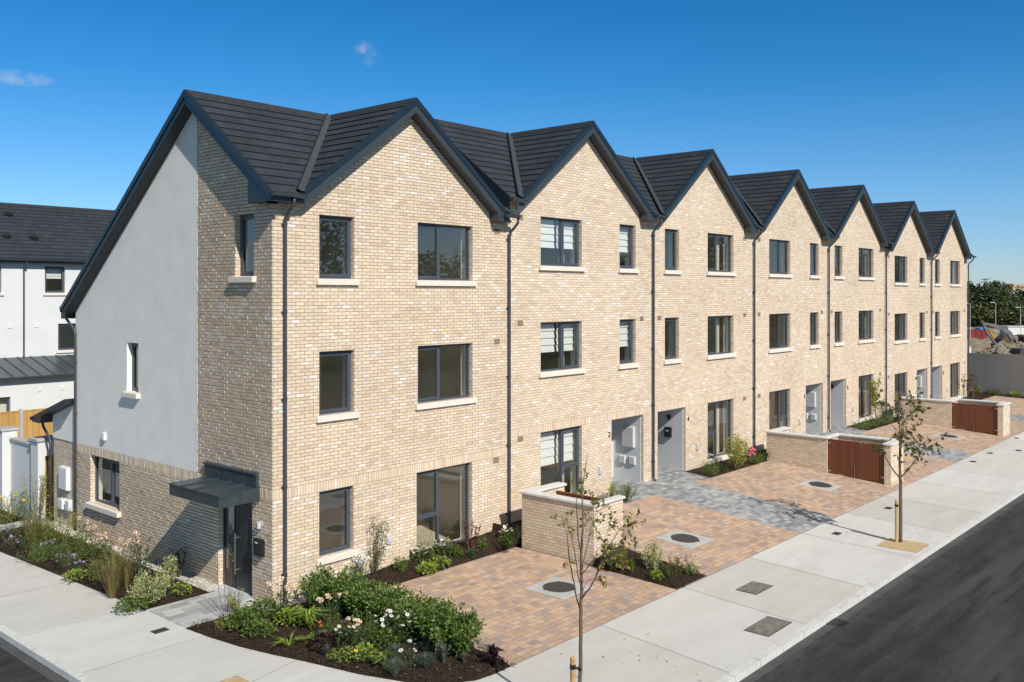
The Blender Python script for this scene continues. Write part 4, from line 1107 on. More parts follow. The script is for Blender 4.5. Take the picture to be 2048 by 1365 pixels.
g = MB(); g.box(.03, .97, 11.55, 11.60, .02, 1.79); go = g.build('gate_leaf', M['sidegate'], t); g = MB(); g.box(.10, .16, 11.52, 11.549, 1.0, 1.06); g.build('latch', M['black'], go)
t = thing('timber_fence', 'yellow timber panel fence with concrete posts behind the white garden wall', 'fence', (0,21.4,0))
for k in range(-3, 5):
    x = 3.13 + 2.35*k
    p = MB(); p.box(x-.06, x+.06, -.05, .07, -.3, 2.02); p.build('post', M['conc_post'], t)
    p = MB(); n = 10; bw = 2.23/n
    for q in range(n): p.box(x+.062+bw*q, x+.062+bw*(q+1)-.006, -.012 if q % 2 else -.030, .010 if q % 2 else -.012+.002, .1, 1.93)
    p.box(x+.062, x+2.288, .0105, .05, .3, .4); p.box(x+.062, x+2.288, .0105, .05, 1.5, 1.6); p.box(x+.062, x+2.288, -.035, .055, 1.931, 1.97)
    p.build('panel', M['fencewood'], t)

t = thing('white_house', 'white rendered house behind on the left with a dark roof and metal roofed extension', 'house', (0,32.5,0))
F2 = lambda u, d, z: (u, d, z)
w = MB(); wins = [((8.46,9.46,6.53,7.88),'single'), ((9.11,10.31,3.57,4.94),'single'), ((5.25,6.40,6.53,7.88),'single'), ((5.0,5.95,3.57,4.94),'single'), ((12.3,13.5,6.53,7.88),'single')]
wall_cols(w, F2, -6, 18, -.3, lambda u: 8.28, [h for h, k in wins]); 
for h, k in wins: reveal(w, F2, h, 0, .2)
w.face([(-6,0,-.3),(-6,7.2,-.3),(-6,7.2,8.2),(-6,3.6,10.95),(-6,0,8.2)]); w.face([(18,0,-.3),(18,7.2,-.3),(18,7.2,8.2),(18,3.6,10.95),(18,0,8.2)])
w.build('wall', M['render_white'], t)
it = MB()
wall_cols(it, F2, -5.8, 17.8, 0, lambda u: 8.2, [h for h, k in wins], d=.3)
for h, k in wins: reveal(it, F2, h, .2, .3)
it.box(-5.8, 17.8, 3.8, 3.85, 0, 8.2)
for fz in (3., 6., 8.4): it.box(-5.8, 17.8, .301, 3.8, fz-.25, fz)
it.build('interior_room', [M['plaster']], t)
for q, (h, k) in enumerate(wins):
    o = window(t, F2, h, k, sill=True, blind=.46 if q in (0,) else 0.)
rf = MB(); y0 = -.35; Ls = math.hypot(3.95, 3.95*SL)
tiles(rf, (0,y0,8.22), (1,0,0), (0,1,SL), [(-6.2,0),(18.2,0),(18.2,Ls),(-6.2,Ls)]); tiles(rf, (0,7.55,8.22), (1,0,0), (0,-1,SL), [(-6.2,0),(18.2,0),(18.2,Ls),(-6.2,Ls)])
ro = rf.build('roof', M['slate'], t)
rg = MB(); ridge_run(rg, (-6.2,3.6,11.26), (18.2,3.6,11.26), (0,1,0), 54); rg.build('ridge_tiles', M['ridge'], ro)
for X, Zv in ((7.72,10.6),(7.05,9.35),(8.35,9.32)):
    yv = y0 + (Zv-8.22)/SL; v = MB()
    nrm = Vector((0,-SL,1)).normalized(); c0 = Vector((X,yv,Zv)); upv = Vector((0,1,SL)).normalized()
    for (a, h_) in ((.24,.03),(.17,.09)):
        ring = [c0 + nrm*h_ + Vector((1,0,0))*a*math.cos(g*math.pi/8) + upv*a*.8*math.sin(g*math.pi/8) for g in range(16)]
        v.prism(ring, nrm*.05)
    v.build('roof_vent', M['black'], ro)
fb = MB(); fb.box(-6.2, 18.2, -.37, -.351, 8.02, 8.24); fb.box(-6.2, 18.2, -.35, -.002, 8.02, 8.035); fb.build('fascia', M['verge'], t)
gt = MB(); gutter(gt, -6.2, 18.2, -.371, 8.2); gt.build('gutter', M['anthracite'], t)
dp = MB(); dp.tube([(7.42,-.43,8.1),(7.42,-.43,8.0),(7.42,-.08,7.75),(7.42,-.08,3.3)], .04, 10); dp.build('downpipe', M['pipe'], t)
for X, Z in ((6.8,4.88),(8.05,4.88)):
    v = MB(); v.box(X-.11, X+.11, -.03, -.001, Z-.10, Z+.10); v.build('wall_vent', M['white'], t)
e = MB(); ew = [((4.6,5.83,.6,1.66),'single')]
F3 = lambda u, d, z: (u, d-2.7, z)
wall_cols(e, F3, -6, 14, -.3, lambda u: 2.5, [h for h, k in ew])
for h, k in ew: reveal(e, F3, h, 0, .2)
e.face([(14,-2.7,-.3),(14,0,-.3),(14,0,3.2),(14,-2.7,2.5)])
eo = e.build('extension', M['render_white'], t)
b_ = MB(); b_.box(4.5, 5.9, -2.3, -2.28, .4, 1.9); b_.build('interior_room', M['plaster'], eo)
for h, k in ew: window(t, F3, h, k)
for X in (7.11, 8.2): v = MB(); v.box(X-.10, X+.10, -2.73, -2.701, 1.80, 2.0); v.build('wall_vent', M['white'], t)
er = MB(); er.hexa([(-6.1,-2.95,2.50),(14.1,-2.95,2.50),(14.1,-.002,3.20),(-6.1,-.002,3.20),(-6.1,-2.95,2.58),(14.1,-2.95,2.58),(14.1,-.002,3.32),(-6.1,-.002,3.32)])
for q in range(33):
    X = -5.9+.62*q; er.hexa([(X-.012,-2.95,2.58),(X+.012,-2.95,2.58),(X+.012,-.01,3.317),(X-.012,-.01,3.317),(X-.012,-2.95,2.62),(X+.012,-2.95,2.62),(X+.012,-.01,3.357),(X-.012,-.01,3.357)])
er.build('extension_roof', M['zinc'], eo)
g2 = MB(); gutter(g2, -6.1, 14.1, -2.952, 2.55); g2.build('gutter', M['anthracite'], eo)

# ------------------------------------------------------------------ hoarding and building site (right)
t = thing('hoarding', 'tall dark grey site hoarding closing the street beyond the terrace', 'hoarding', (52.2,0,0))
for k in range(10):
    y = 3.2-1.22*k; p = MB(); p.box(0, .03, y-1.215, y, -.2, 2.72); p.build('panel', M['hoard'], t)
for k in range(5):
    y = 3.2-2.44*k; p = MB(); p.box(.031, .13, y-.05, y+.05, -.2, 2.6); p.build('post', M['stake'], t)

# ------------------------------------------------------------------ the building site beyond the hoarding
sd = MB(); n = 70; vs = []
def sstep(x, a, b): x = max(0., min(1., (x-a)/(b-a))); return x*x*(3-2*x)
def zs(px, d):
    return -.22 + (1.75+.75*sstep(px, 1955, 2005))*math.exp(-((d-74)/5.5)**2) + .85*sstep(d, 95, 118)*(1-.6*sstep(px, 1975, 2010)) + .10*math.sin(px*.21+d)*math.sin(d*.9) - .25*sstep(-d, -64, -60)
for i in range(n+1):
    for j in range(n+1):
        px, d = 1880+330*i/n, 62+(j/n)**1.6*150; p = at_dep(px, HOR, d); vs.append((p.x, p.y, zs(px, d)))
sd.mesh(vs, [(i*(n+1)+j,(i+1)*(n+1)+j,(i+1)*(n+1)+j+1,i*(n+1)+j+1) for i in range(n) for j in range(n)])
o = struct('site_ground', sd, M['dirt'], smooth=True)
def rock(mb, p, s):
    bm = bmesh.new(); bmesh.ops.create_icosphere(bm, subdivisions=1, radius=1)
    for v in bm.verts: v.co = Vector((v.co.x*s*rnd.uniform(.7,1.25), v.co.y*s*rnd.uniform(.7,1.25), v.co.z*s*rnd.uniform(.4,.9))) + p
    mb.mesh([v.co for v in bm.verts], [tuple(v.index for v in f.verts) for f in bm.faces]); bm.free()
rk = MB()
for q in range(900):
    px, d = rnd.uniform(1925, 2075), rnd.gauss(73, 3.2)
    if px < 1965 and rnd.random() < .45: continue
    p = at_dep(px, HOR, d); rock(rk, Vector((p.x, p.y, zs(px, d)+.05)), rnd.choice((.10,.14,.18,.22,.3,.42)))
o = rk.build('rubble', M['rock']); o['kind'] = 'stuff'; tag(o, 'heap of broken stone and rubble behind the grey hoarding', 'rubble')

M['yellow'] = simple('digger_yellow', (.50,.24,.025), .45, var=.15, scale=2)
M['greyarm'] = simple('worn_grey_steel', (.15,.155,.16), .5, var=.25, scale=2)
M['rust'] = simple('earthy_bucket_steel', (.12,.075,.045), .7, var=.3, scale=3)
M['red'] = simple('red_skip_paint', (.22,.018,.022), .5, var=.15, scale=1)
M['blue'] = simple('blue_sheet', (.06,.25,.55), .6, var=.2, scale=2)
def frame_at(px, py, d):
    c = at_dep(px, py, d); return lambda a, b, z: c + CR*a + CF*b + Vector((0,0,z))     # metres right, away, up
def obox(mb, Q, a0, a1, b0, b1, z0, z1, m=0, tz=0.):
    mb.hexa([Q(a0,b0,z0),Q(a1,b0,z0),Q(a1,b1,z0),Q(a0,b1,z0),Q(a0+tz,b0,z1),Q(a1-tz,b0,z1),Q(a1-tz,b1,z1),Q(a0+tz,b1,z1)], m)
def arm(mb, Q, pts, w, m=0):
    for (p, q) in zip(pts, pts[1:]):
        (a0,z0,h0),(a1,z1,h1) = p, q; L = math.hypot(a1-a0, z1-z0); nx, nz = -(z1-z0)/L, (a1-a0)/L
        poly = [Q(a0+nx*h0,-w,z0+nz*h0),Q(a1+nx*h1,-w,z1+nz*h1),Q(a1-nx*h1,-w,z1-nz*h1),Q(a0-nx*h0,-w,z0-nz*h0)]
        mb.prism(poly, CF*2*w, m)
# excavator, seen from the side: 1 m is about 17.6 px of the photograph at 105 m
Q = frame_at(2040, 733, 86.)
t = thing('excavator', 'yellow and grey tracked excavator with its boom reaching left over the rubble', 'excavator', (0,0,0))
for b0 in (-1.3, .8):
    k = MB(); pts = [(-1.2,.40),(-.95,.05),(2.1,.05),(2.4,.40),(2.1,.8),(-.95,.8)]
    k.prism([Q(a,b0,z) for a, z in pts], CF*.5); ko_ = k.build('track', M['black'], t)
    for a in (-.7,-.1,.5,1.1,1.7):
        wv = MB(); wv.prism([Q(a+.25*math.cos(g*.785), b0-.03, .42+.25*math.sin(g*.785)) for g in range(8)], CF*.04); wv.build('roller', M['greyarm'], ko_)
b = MB(); obox(b, Q, -.25, 2.9, -1.2, 1.2, .95, 1.75); obox(b, Q, 1.25, 2.8, -1.15, 1.15, 1.751, 2.3, 0, .1); b.build('body', M['yellow'], t)
c = MB()
for a0, a1 in ((-.25,-.10),(.42,.54),(1.08,1.2)): obox(c, Q, a0, a1, -1.22, -1.12, 1.76, 2.82); obox(c, Q, a0, a1, -.2, -.1, 1.76, 2.82)
obox(c, Q, -.35, 1.25, -1.25, -.08, 2.821, 2.98); co = c.build('cab', M['yellow'], t)
g = MB(); obox(g, Q, -.2, 1.12, -1.11, -.21, 1.77, 2.81); g.build('window', M['black'], co)
a_ = MB(); arm(a_, Q, [(-.50,1.5,.15),(-.66,2.4,.18),(-1.05,3.1,.21),(-1.75,3.55,.20),(-2.5,3.80,.15),(-3.5,4.02,.09)], .18); a_.build('boom', M['greyarm'], t)
a_ = MB(); arm(a_, Q, [(-3.56,4.12,.07),(-3.05,3.2,.14),(-2.3,2.05,.07)], .15); a_.build('dipper', M['greyarm'], t)
a_ = MB(); arm(a_, Q, [(-2.95,3.45,.06),(-2.5,2.55,.07)], .20); a_.build('ram', M['yellow'], t)
k = MB(); k.prism([Q(x,-.5,z) for x, z in ((-2.55,2.15),(-2.0,2.1),(-1.75,1.55),(-2.15,1.2),(-2.75,1.4),(-2.4,1.7))], CF*1.0); k.build('bucket', M['greyarm'], t)
Q2 = frame_at(2006, 733, 90.)
t = thing('digger_bucket', 'large earth brown digger bucket with a yellow side plate behind the excavator arm', 'digger bucket', (0,0,0))
k = MB(); pr = [(-.75,1.95),(-.45,2.7),(.0,3.05),(.45,3.0),(.55,2.2),(.5,1.2),(-.6,1.2)]
k.prism([Q2(a,-.7,z) for a, z in pr], CF*1.4); obox(k, Q2, -.5, .5, -.6, .6, -.2, 1.19); k.build('shell', M['rust'], t)
k = MB(); k.prism([Q2(a,-.76,z) for a, z in ((.45,3.0),(.75,2.75),(.92,2.3),(.85,2.05),(.35,2.1),(.62,2.4))], CF*.05); k.build('side_plate', M['yellow'], t)
Q3 = frame_at(1952, 677, 122.)
t = thing('skip', 'red metal skip on the building site next to the corner of the last house', 'skip', (0,0,0))
k = MB(); pr = [(-1.9,1.05),(-1.3,0),(.9,0),(1.5,.8),(1.2,1.05)]; k.prism([Q3(a,-.9,z) for a, z in pr], CF*1.8); so = k.build('body', M['red'], t)
k = MB(); obox(k, Q3, -1.95, 1.25, -.95, .95, 1.052, 1.12)
for a in (-1.2,-.4,.4): obox(k, Q3, a-.05, a+.05, -.96, -.901, .05, 1.04)
k.build('rim', M['red'], so)
Q4 = frame_at(1963, 670, 126.)
t = thing('material_bag', 'blue and white sheeted bag standing behind the red skip', 'material bag', (0,0,0))
k = MB(); obox(k, Q4, -.75, .75, -.7, .7, -.5, .95, 0, .22); k.build('sheet', M['blue'], t)
k = MB(); obox(k, Q4, -.3, .95, -.8, .55, -.6, .25, 0, .1); k.build('bag', M['white'], t)
Q5 = frame_at(2050, 662, 140.)
t = thing('site_cabins', 'long low white site cabin behind the excavator', 'cabin', (0,0,0))
k = MB(); obox(k, Q5, -3.2, 6, -1.2, 1.2, -.6, .62); k.build('wall', M['render_white'], t); k = MB(); obox(k, Q5, -3.35, 6.1, -1.3, 1.3, .621, .74); k.build('roof', M['offwhite'], t)
Q6 = frame_at(2049, 706, 71.)
t = thing('stacked_sheets', 'pile of blue grey sheets on the rubble at the right edge', 'sheet pile', (0,0,0))
k = MB()
for q in range(4): obox(k, Q6, -.75+.04*q, 1.2, -.6, .6, -.3+.16*q, -.15+.16*q)
k.build('sheet', M['lead'], t)
Q7 = frame_at(1939.5, 713, 66.)
t = thing('site_post', 'short white post just behind the hoarding beside the last house', 'post', (0,0,0))
k = MB(); obox(k, Q7, -.07, .07, -.07, .07, -1.5, .62); k.build('shaft', M['white'], t); k = MB(); obox(k, Q7, -.09, .09, -.09, .09, .621, .68); k.build('cap', M['white'], t)
for px, pt, d, lab in ((1940.5, 608, 118., 'grey lamp post close to the corner of the last house'), (1991.5, 606.5, 122., 'grey lamp post in the middle in front of the far trees'), (2041, 616, 130., 'grey lamp post near the right edge in front of the far trees')):
    h = 7.2; top = at_dep(px, pt, d); t = thing('lamp_post', lab, 'lamp post', (top.x, top.y, top.z-h), group='lamp posts on the building site')
    k = MB(); k.tube([(0,0,0),(0,0,1.2),(0,0,h)], [.06,.05,.03], 8); k.build('column', M['offwhite'], t)
    k = MB(); d_ = -CR; k.tube([(0,0,h),tuple(d_*.5+Vector((0,0,h+.08)))], .03, 6); k.hexa([tuple(d_*a+CF*b_+Vector((0,0,h+z))) for z in (.03,.12) for a, b_ in ((.25,-.07),(.75,-.07),(.75,.07),(.25,.07))]); k.build('lamp_head', M['offwhite'], t)
# tower crane far away: lattice jib
t = thing('tower_crane', 'far orange tower crane showing its jib above the trees', 'crane', (0,0,0))
Qc = frame_at(2020, 577, 330.); M['orange'] = simple('crane_orange', (.55,.24,.07), .5, var=.1)
k = MB(); x0, x1, hh = -1.2, 16, 1.2
for z in (0, hh): obox(k, Qc, x0, x1, -.14, .14, z-.14, z+.14)
a = x0
while a < x1: arm(k, Qc, [(a,0,.08),(a+.8,hh,.08)], .08); arm(k, Qc, [(a+.8,hh,.08),(a+1.6,0,.08)], .08); a += 1.6
k.build('jib', M['orange'], t)
k = MB(); obox(k, Qc, -.1, .9, -.5, .5, -14, -.2); k.build('mast', M['orange'], t); k = MB(); obox(k, Qc, .95, 1.8, -.5, .5, -1.8, -.2); k.build('cab', M['white'], t)

# ------------------------------------------------------------------ trees
GREENS = {
 'far': [(0,(.020,.032,.010)),(.4,(.040,.058,.017)),(.75,(.062,.080,.022)),(1,(.10,.115,.032))],
 'far2': [(0,(.030,.044,.011)),(.5,(.062,.080,.018)),(1,(.13,.14,.035))],
 'laurel': [(0,(.055,.105,.020)),(.45,(.10,.185,.034)),(.8,(.18,.27,.055)),(1,(.34,.38,.12))],
 'mid': [(0,(.07,.125,.02)),(.5,(.125,.21,.035)),(1,(.22,.30,.06))],
 'lime': [(0,(.17,.26,.03)),(.5,(.27,.36,.05)),(1,(.40,.46,.10))],
 'blue': [(0,(.085,.11,.085)),(.5,(.13,.16,.125)),(1,(.20,.225,.18))],
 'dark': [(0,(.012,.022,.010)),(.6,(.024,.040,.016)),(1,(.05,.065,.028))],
 'varieg': [(0,(.14,.20,.06)),(.25,(.32,.37,.14)),(.6,(.52,.53,.25)),(1,(.70,.68,.42))],
 'purple': [(0,(.020,.008,.012)),(.6,(.045,.014,.022)),(1,(.09,.030,.040))],
 'straw': [(0,(.15,.12,.045)),(.5,(.24,.19,.075)),(1,(.36,.29,.13))],
 'gold': [(0,(.18,.21,.035)),(.5,(.33,.34,.06)),(1,(.52,.48,.12))],
 'rosel': [(0,(.035,.075,.032)),(.6,(.07,.13,.05)),(1,(.13,.19,.08))],
 'olivegreen': [(0,(.08,.10,.022)),(.5,(.15,.17,.04)),(1,(.27,.27,.08))],
 'autumn': [(0,(.09,.13,.02)),(.4,(.19,.22,.035)),(.68,(.32,.29,.05)),(.86,(.30,.17,.05)),(1,(.20,.07,.04))],
 'olive': [(0,(.06,.08,.018)),(.5,(.115,.14,.03)),(.85,(.18,.155,.04)),(1,(.20,.10,.04))],
 'maroon': [(0,(.06,.018,.018)),(.6,(.11,.035,.030)),(1,(.17,.07,.05))],
}
LM = {k: leaf_mat('leaf_'+k, v, .12 if k.startswith('far') else .32) for k, v in GREENS.items()}
PET = {k: simple('petal_'+k, c, .7, var=.06) for k, c in {'white':(.80,.80,.76),'cream':(.78,.66,.48),'peach':(.80,.58,.44),'orange':(.75,.16,.03),'yellow':(.80,.60,.03),'violet':(.30,.25,.58),'pink':(.75,.22,.30),'lavender':(.40,.38,.42),'eye':(.35,.22,.03),'rusty':(.28,.06,.05)}.items()}
def rdir(up=0.): 
    v = Vector((rnd.gauss(0,1), rnd.gauss(0,1), rnd.gauss(0,1)+up)); return v.normalized()
def far_tree(px, d, r, h, label, mt='far', n=2600, name='background_tree', zbase=.0, card=.62):
    c = at_dep(px, HOR, d); t = thing(name, label, 'tree', (c.x, c.y, zbase), group='trees beyond the building site')
    k = MB(); k.tube([(0,0,-.3),(.1,0,h*.3),(-.1,.1,h*.6)], [.35,.26,.1], 7); 
    for q in range(5): e = rdir(.6); k.tube([(0,0,h*.3),(e.x*r*.35,e.y*r*.35,h*.45),(e.x*r*.6,e.y*r*.6,h*.62+e.z)], [.14,.09,.04], 5)
    k.build('trunk', M['bark2'], t)
    lobes = []
    for q in range(17):
        e = rdir(); lobes.append((Vector((e.x*r*.60, e.y*r*.60, h*.55+e.z*h*.30)), rnd.uniform(.24,.44)*r))
    b = MB()
    for q in range(n):
        c0, rr = rnd.choice(lobes); e = rdir(.25); p = c0 + e*rr*rnd.uniform(.72,1.08)
        if p.z < .4: continue
        dd = e.cross(rdir()).normalized() + rdir()*.25; b.leaf(p, dd, e + rdir()*.22, card*rnd.uniform(.6,1.4), card*rnd.uniform(.5,.95))
    b.build('crown', LM[mt], t)
FT = [(1955,186,6.,8.7,'broad dark tree nearest the last house, tallest of the far trees','far'),(1979,200,6.5,8.4,'dark far tree between the first two far lamp posts','far'),(2003,192,6,6.9,'dark far tree right of the middle far lamp post','far'),(2026,205,6,5.2,'olive tinted far tree behind the excavator cab','far2'),(2048,196,5.5,4.3,'low far tree at the right edge below the crane','far'),(2072,210,6,4.2,'far tree beyond the right edge','far2'),(1930,205,6,7.6,'far tree half hidden behind the last house','far')]
for a in FT: far_tree(a[0], a[1], a[2], a[3]+.3, a[4], a[5])
for px, d, r, h, l in ((1944,165,4.,4.4,'light green bushy tree at the foot of the tall dark trees near the house corner'),(2030,160,3.6,3.4,'light green bush below the far trees near the right edge'),(1998,168,3.6,3.2,'light green bush at the foot of the middle far lamp post')): far_tree(px, d, r, h, l, 'far2', 1500, 'background_bush', 0., .5)
# far wooded horizon, and the wooded field across the road that the windows mirror
fw = MB()
def wood(mb, a, b, h, n, card, depth):
    a, b = Vector(a), Vector(b); dr = (b-a); nn = Vector((-dr.y, dr.x, 0)).normalized()
    for q in range(n):
        s = rnd.random(); hh = h*(.62+.25*math.sin(s*23)+.18*math.sin(s*61+1)+.1*math.sin(s*157)); z = hh*math.sqrt(rnd.random())
        p = a + dr*s + nn*rnd.uniform(-depth,depth)*(1-.6*z/h); p.z = z; e = rdir(.3)
        mb.leaf(p, rdir(), e, card*rnd.uniform(.6,1.4), card*rnd.uniform(.6,1.))
wood(fw, (120,250,0), (520,60,0), 9, 5000, 2.4, 8)
o = fw.build('far_wood', LM['far']); o['kind'] = 'stuff'; tag(o, 'low dark line of distant woodland on the horizon', 'wood')
ow = MB(); wood(ow, (-30,-62,0), (210,-52,0), 15, 52000, .55, 6)
o = ow.build('roadside_wood', LM['far2']); o['kind'] = 'stuff'; tag(o, 'belt of trees across the road mirrored in the house windows', 'wood')

# young street trees, outlines followed from their limbs
def young_tree(base, limbs, clusters, label, leafm, lsize, stakes, stake_label, shade=None):
    """limbs: lists of (right, away, up, radius) in metres; clusters: (right, away, up, spread, leaves)"""
    t = thing('young_tree', label, 'tree', base, group='young trees planted along the pavement')
    T_ = lambda q: CR*q[0] + CF*q[1] + Vector((0,0,q[2]))
    for i, L in enumerate(limbs):
        pts = [T_(q) for q in L]; fine = []; rr = []
        for k in range(len(pts)-1):
            for s in (0,.34,.67): 
                w = Vector((rnd.uniform(-1,1), rnd.uniform(-1,1), 0))*.006; fine.append(pts[k].lerp(pts[k+1], s)+w); rr.append(L[k][3]+(L[k+1][3]-L[k][3])*s)
        fine.append(pts[-1]); rr.append(L[-1][3])
        k = MB(); k.tube(fine, rr, 8 if i == 0 else 6); k.build('trunk' if i == 0 else 'branch', M['bark'], t, smooth=True)
    lf = MB()
    for a, b_, z, sp, n in clusters:
        c = T_((a,b_,z))
        for q in range(max(2, int(n/(1.9 if lsize < .1 else 4.0)))):
            e = rdir(.2); lf.tube([c, c+e*sp*.5+Vector((0,0,.01)), c+e*sp], [.004,.003,.002], 4, 1)
            for w in range(4):
                p = c + e*sp*rnd.uniform(.25,1.05); dd = (rdir(-.5)+e*.5).normalized(); lf.leaf(p, dd, rdir(), lsize*rnd.uniform(.7,1.25), lsize*rnd.uniform(.45,.62))
    lf.build('foliage', [LM[leafm], M['bark']], t)
    s = thing('tree_stake', stake_label, 'stake', base, group='timber stakes beside the young trees')
    for a, b_, h, r in stakes:
        k = MB(); c = T_((a,b_,0)); k.tube([c+Vector((0,0,-.2)), c+Vector((0,0,h-.01)), c+Vector((0,0,h))], [r,r,r*.9], 10); k.build('post', M['stake'], s, smooth=False)
    k = MB(); a, b_, h, r = stakes[0]; c = T_((a,b_,0)); 
    for q in range(2): k.tube([c+Vector((0,0,h-.17+q*.035)), c+Vector((0,0,h-.14+q*.035))], r+.006, 10)
    p0, p1 = c+Vector((0,0,h-.15)), Vector((0,0,h-.15)); k.tube([p0, p1], .016, 6); k.tube([p1+Vector((0,0,-.02)), p1+Vector((0,0,.02))], .036, 10); k.build('tie', M['black'], s)
TB = Vector((-.14,-8.07,0)); TD = (TB-CAM).dot(CF); TL = (TB-CAM).dot(CR); TPX = 1024+FPX*TL/TD
k1 = TD/FPX
def t1(px, py, r, b=0.): return ((px-1163)*k1, b, 6.48-(py-HOR)*k1, r)
L1_ = [[(0,0,-.1,.034),(.0,0,.5,.030),t1(1165,1295,.028),t1(1165,1225,.026),t1(1167,1160,.022,.02),t1(1166,1110,.018),t1(1169,1060,.014,-.03),t1(1168,1005,.010),t1(1172,955,.006,.05),t1(1180,905,.003,.05)],
 [t1(1166,1198,.014),t1(1180,1175,.012,-.1),t1(1192,1150,.011,-.18),t1(1203,1115,.009,-.25),t1(1222,1075,.007,-.3),t1(1240,1045,.005,-.3),t1(1262,1035,.003,-.3)],
 [t1(1164,1222,.011),t1(1156,1195,.010,.1),t1(1150,1160,.009,.2),t1(1144,1125,.008,.25),t1(1140,1080,.006,.3),t1(1130,1040,.004,.3)],
 [t1(1166,1180,.011),t1(1158,1140,.009,-.12),t1(1152,1100,.008,-.2),t1(1143,1060,.006,-.25),t1(1133,1035,.004,-.25)],
 [t1(1167,1140,.010),t1(1178,1105,.008,.15),t1(1188,1065,.006,.2),t1(1200,1025,.004,.2),t1(1206,1000,.003,.2)],
 [t1(1166,1120,.010),t1(1160,1070,.008,.1),t1(1158,1010,.006,.12),t1(1163,960,.004,.1),t1(1178,930,.002,.1)],
 [t1(1167,1150,.008),t1(1185,1110,.006,-.3),t1(1196,1080,.004,-.4),t1(1225,1100,.003,-.45)],
 [t1(1166,1190,.006),t1(1178,1172,.005,.2),t1(1195,1168,.003,.25),t1(1212,1160,.002,.25)]]
C1 = [t1(1262,1040,.0,-.3)[:3]+(.22,16),t1(1245,1060,0,-.3)[:3]+(.22,16),t1(1232,1085,0,-.35)[:3]+(.22,18),t1(1215,1105,0,-.3)[:3]+(.2,18),t1(1200,1030,0,.2)[:3]+(.2,12),t1(1210,1010,0,.2)[:3]+(.18,9),t1(1240,1100,0,-.4)[:3]+(.18,12),t1(1178,960,0,.1)[:3]+(.18,9),t1(1170,985,0,.05)[:3]+(.18,9),t1(1190,1045,0,.2)[:3]+(.2,10),t1(1130,1045,0,.3)[:3]+(.13,5),t1(1133,1020,0,-.2)[:3]+(.1,3),t1(1150,1062,0,-.2)[:3]+(.12,3),t1(1205,1170,0,.2)[:3]+(.12,4),t1(1218,1168,0,.2)[:3]+(.1,4),t1(1140,1130,0,.2)[:3]+(.15,4),t1(1222,1052,0,.0)[:3]+(.2,12),t1(1205,1075,0,-.2)[:3]+(.2,10)]
young_tree(TB, L1_, C1, 'slender young tree in front of the first brick bin store, with few yellowing leaves', 'autumn', .082, [(-.10,.05,1.06,.040)], 'round timber stake tied to the nearest young tree')
TB2 = Vector((13.66,-8.07,0)); k2 = (TB2-CAM).dot(CF)/FPX
def t2(px, py, r, b=0.): return ((px-1801)*k2, b, 6.48-(py-HOR)*k2, r)
L2_ = [[(0,0,-.1,.05),t2(1802,1010,.046),t2(1801,960,.040),t2(1801,920,.030,.03),t2(1800,880,.022),t2(1801,845,.015,.05),t2(1799,800,.006,.05)],
 [t2(1801,958,.018),t2(1792,942,.015,.2),t2(1784,925,.012,.3),t2(1775,905,.009,.35),t2(1760,895,.005,.4)],
 [t2(1803,955,.018),t2(1812,935,.015,-.2),t2(1820,918,.012,-.3),t2(1828,905,.010,-.35),t2(1838,885,.007,-.4),t2(1856,872,.004,-.4)],
 [t2(1801,905,.013),t2(1795,890,.010,-.25),t2(1785,872,.007,-.35),t2(1776,852,.004,-.4)],
 [t2(1802,890,.012),t2(1812,868,.010,.2),t2(1820,845,.008,.3),t2(1828,822,.005,.35),t2(1838,812,.003,.35)],
 [t2(1801,870,.010),t2(1792,850,.007,.3),t2(1782,825,.005,.4),t2(1770,808,.003,.4)],
 [t2(1802,915,.010),t2(1816,900,.008,.4),t2(1832,892,.005,.5)]]
C2 = [t2(1772,805,0,.4)[:3]+(.30,18),t2(1783,803,0,.4)[:3]+(.26,12),t2(1832,815,0,.35)[:3]+(.42,40),t2(1845,822,0,.35)[:3]+(.3,22),t2(1820,803,0,.3)[:3]+(.28,16),t2(1835,830,0,.3)[:3]+(.3,20),t2(1802,868,0,0)[:3]+(.4,32),t2(1820,868,0,.2)[:3]+(.42,36),t2(1785,878,0,-.35)[:3]+(.32,20),t2(1835,866,0,.1)[:3]+(.3,18),t2(1857,874,0,-.4)[:3]+(.32,22),t2(1820,890,0,-.2)[:3]+(.4,28),t2(1830,903,0,-.3)[:3]+(.35,24),t2(1755,897,0,.4)[:3]+(.32,18),t2(1765,903,0,.4)[:3]+(.25,12),t2(1808,890,0,0)[:3]+(.35,20),t2(1845,892,0,-.3)[:3]+(.22,8),t2(1812,925,0,-.1)[:3]+(.22,8)]
young_tree(TB2, L2_, C2, 'young tree with olive leaf clumps standing in the square pit in the pavement', 'olive', .135, [(-.10,.0,1.10,.042)], 'timber stake tied to the young tree in the square pit')

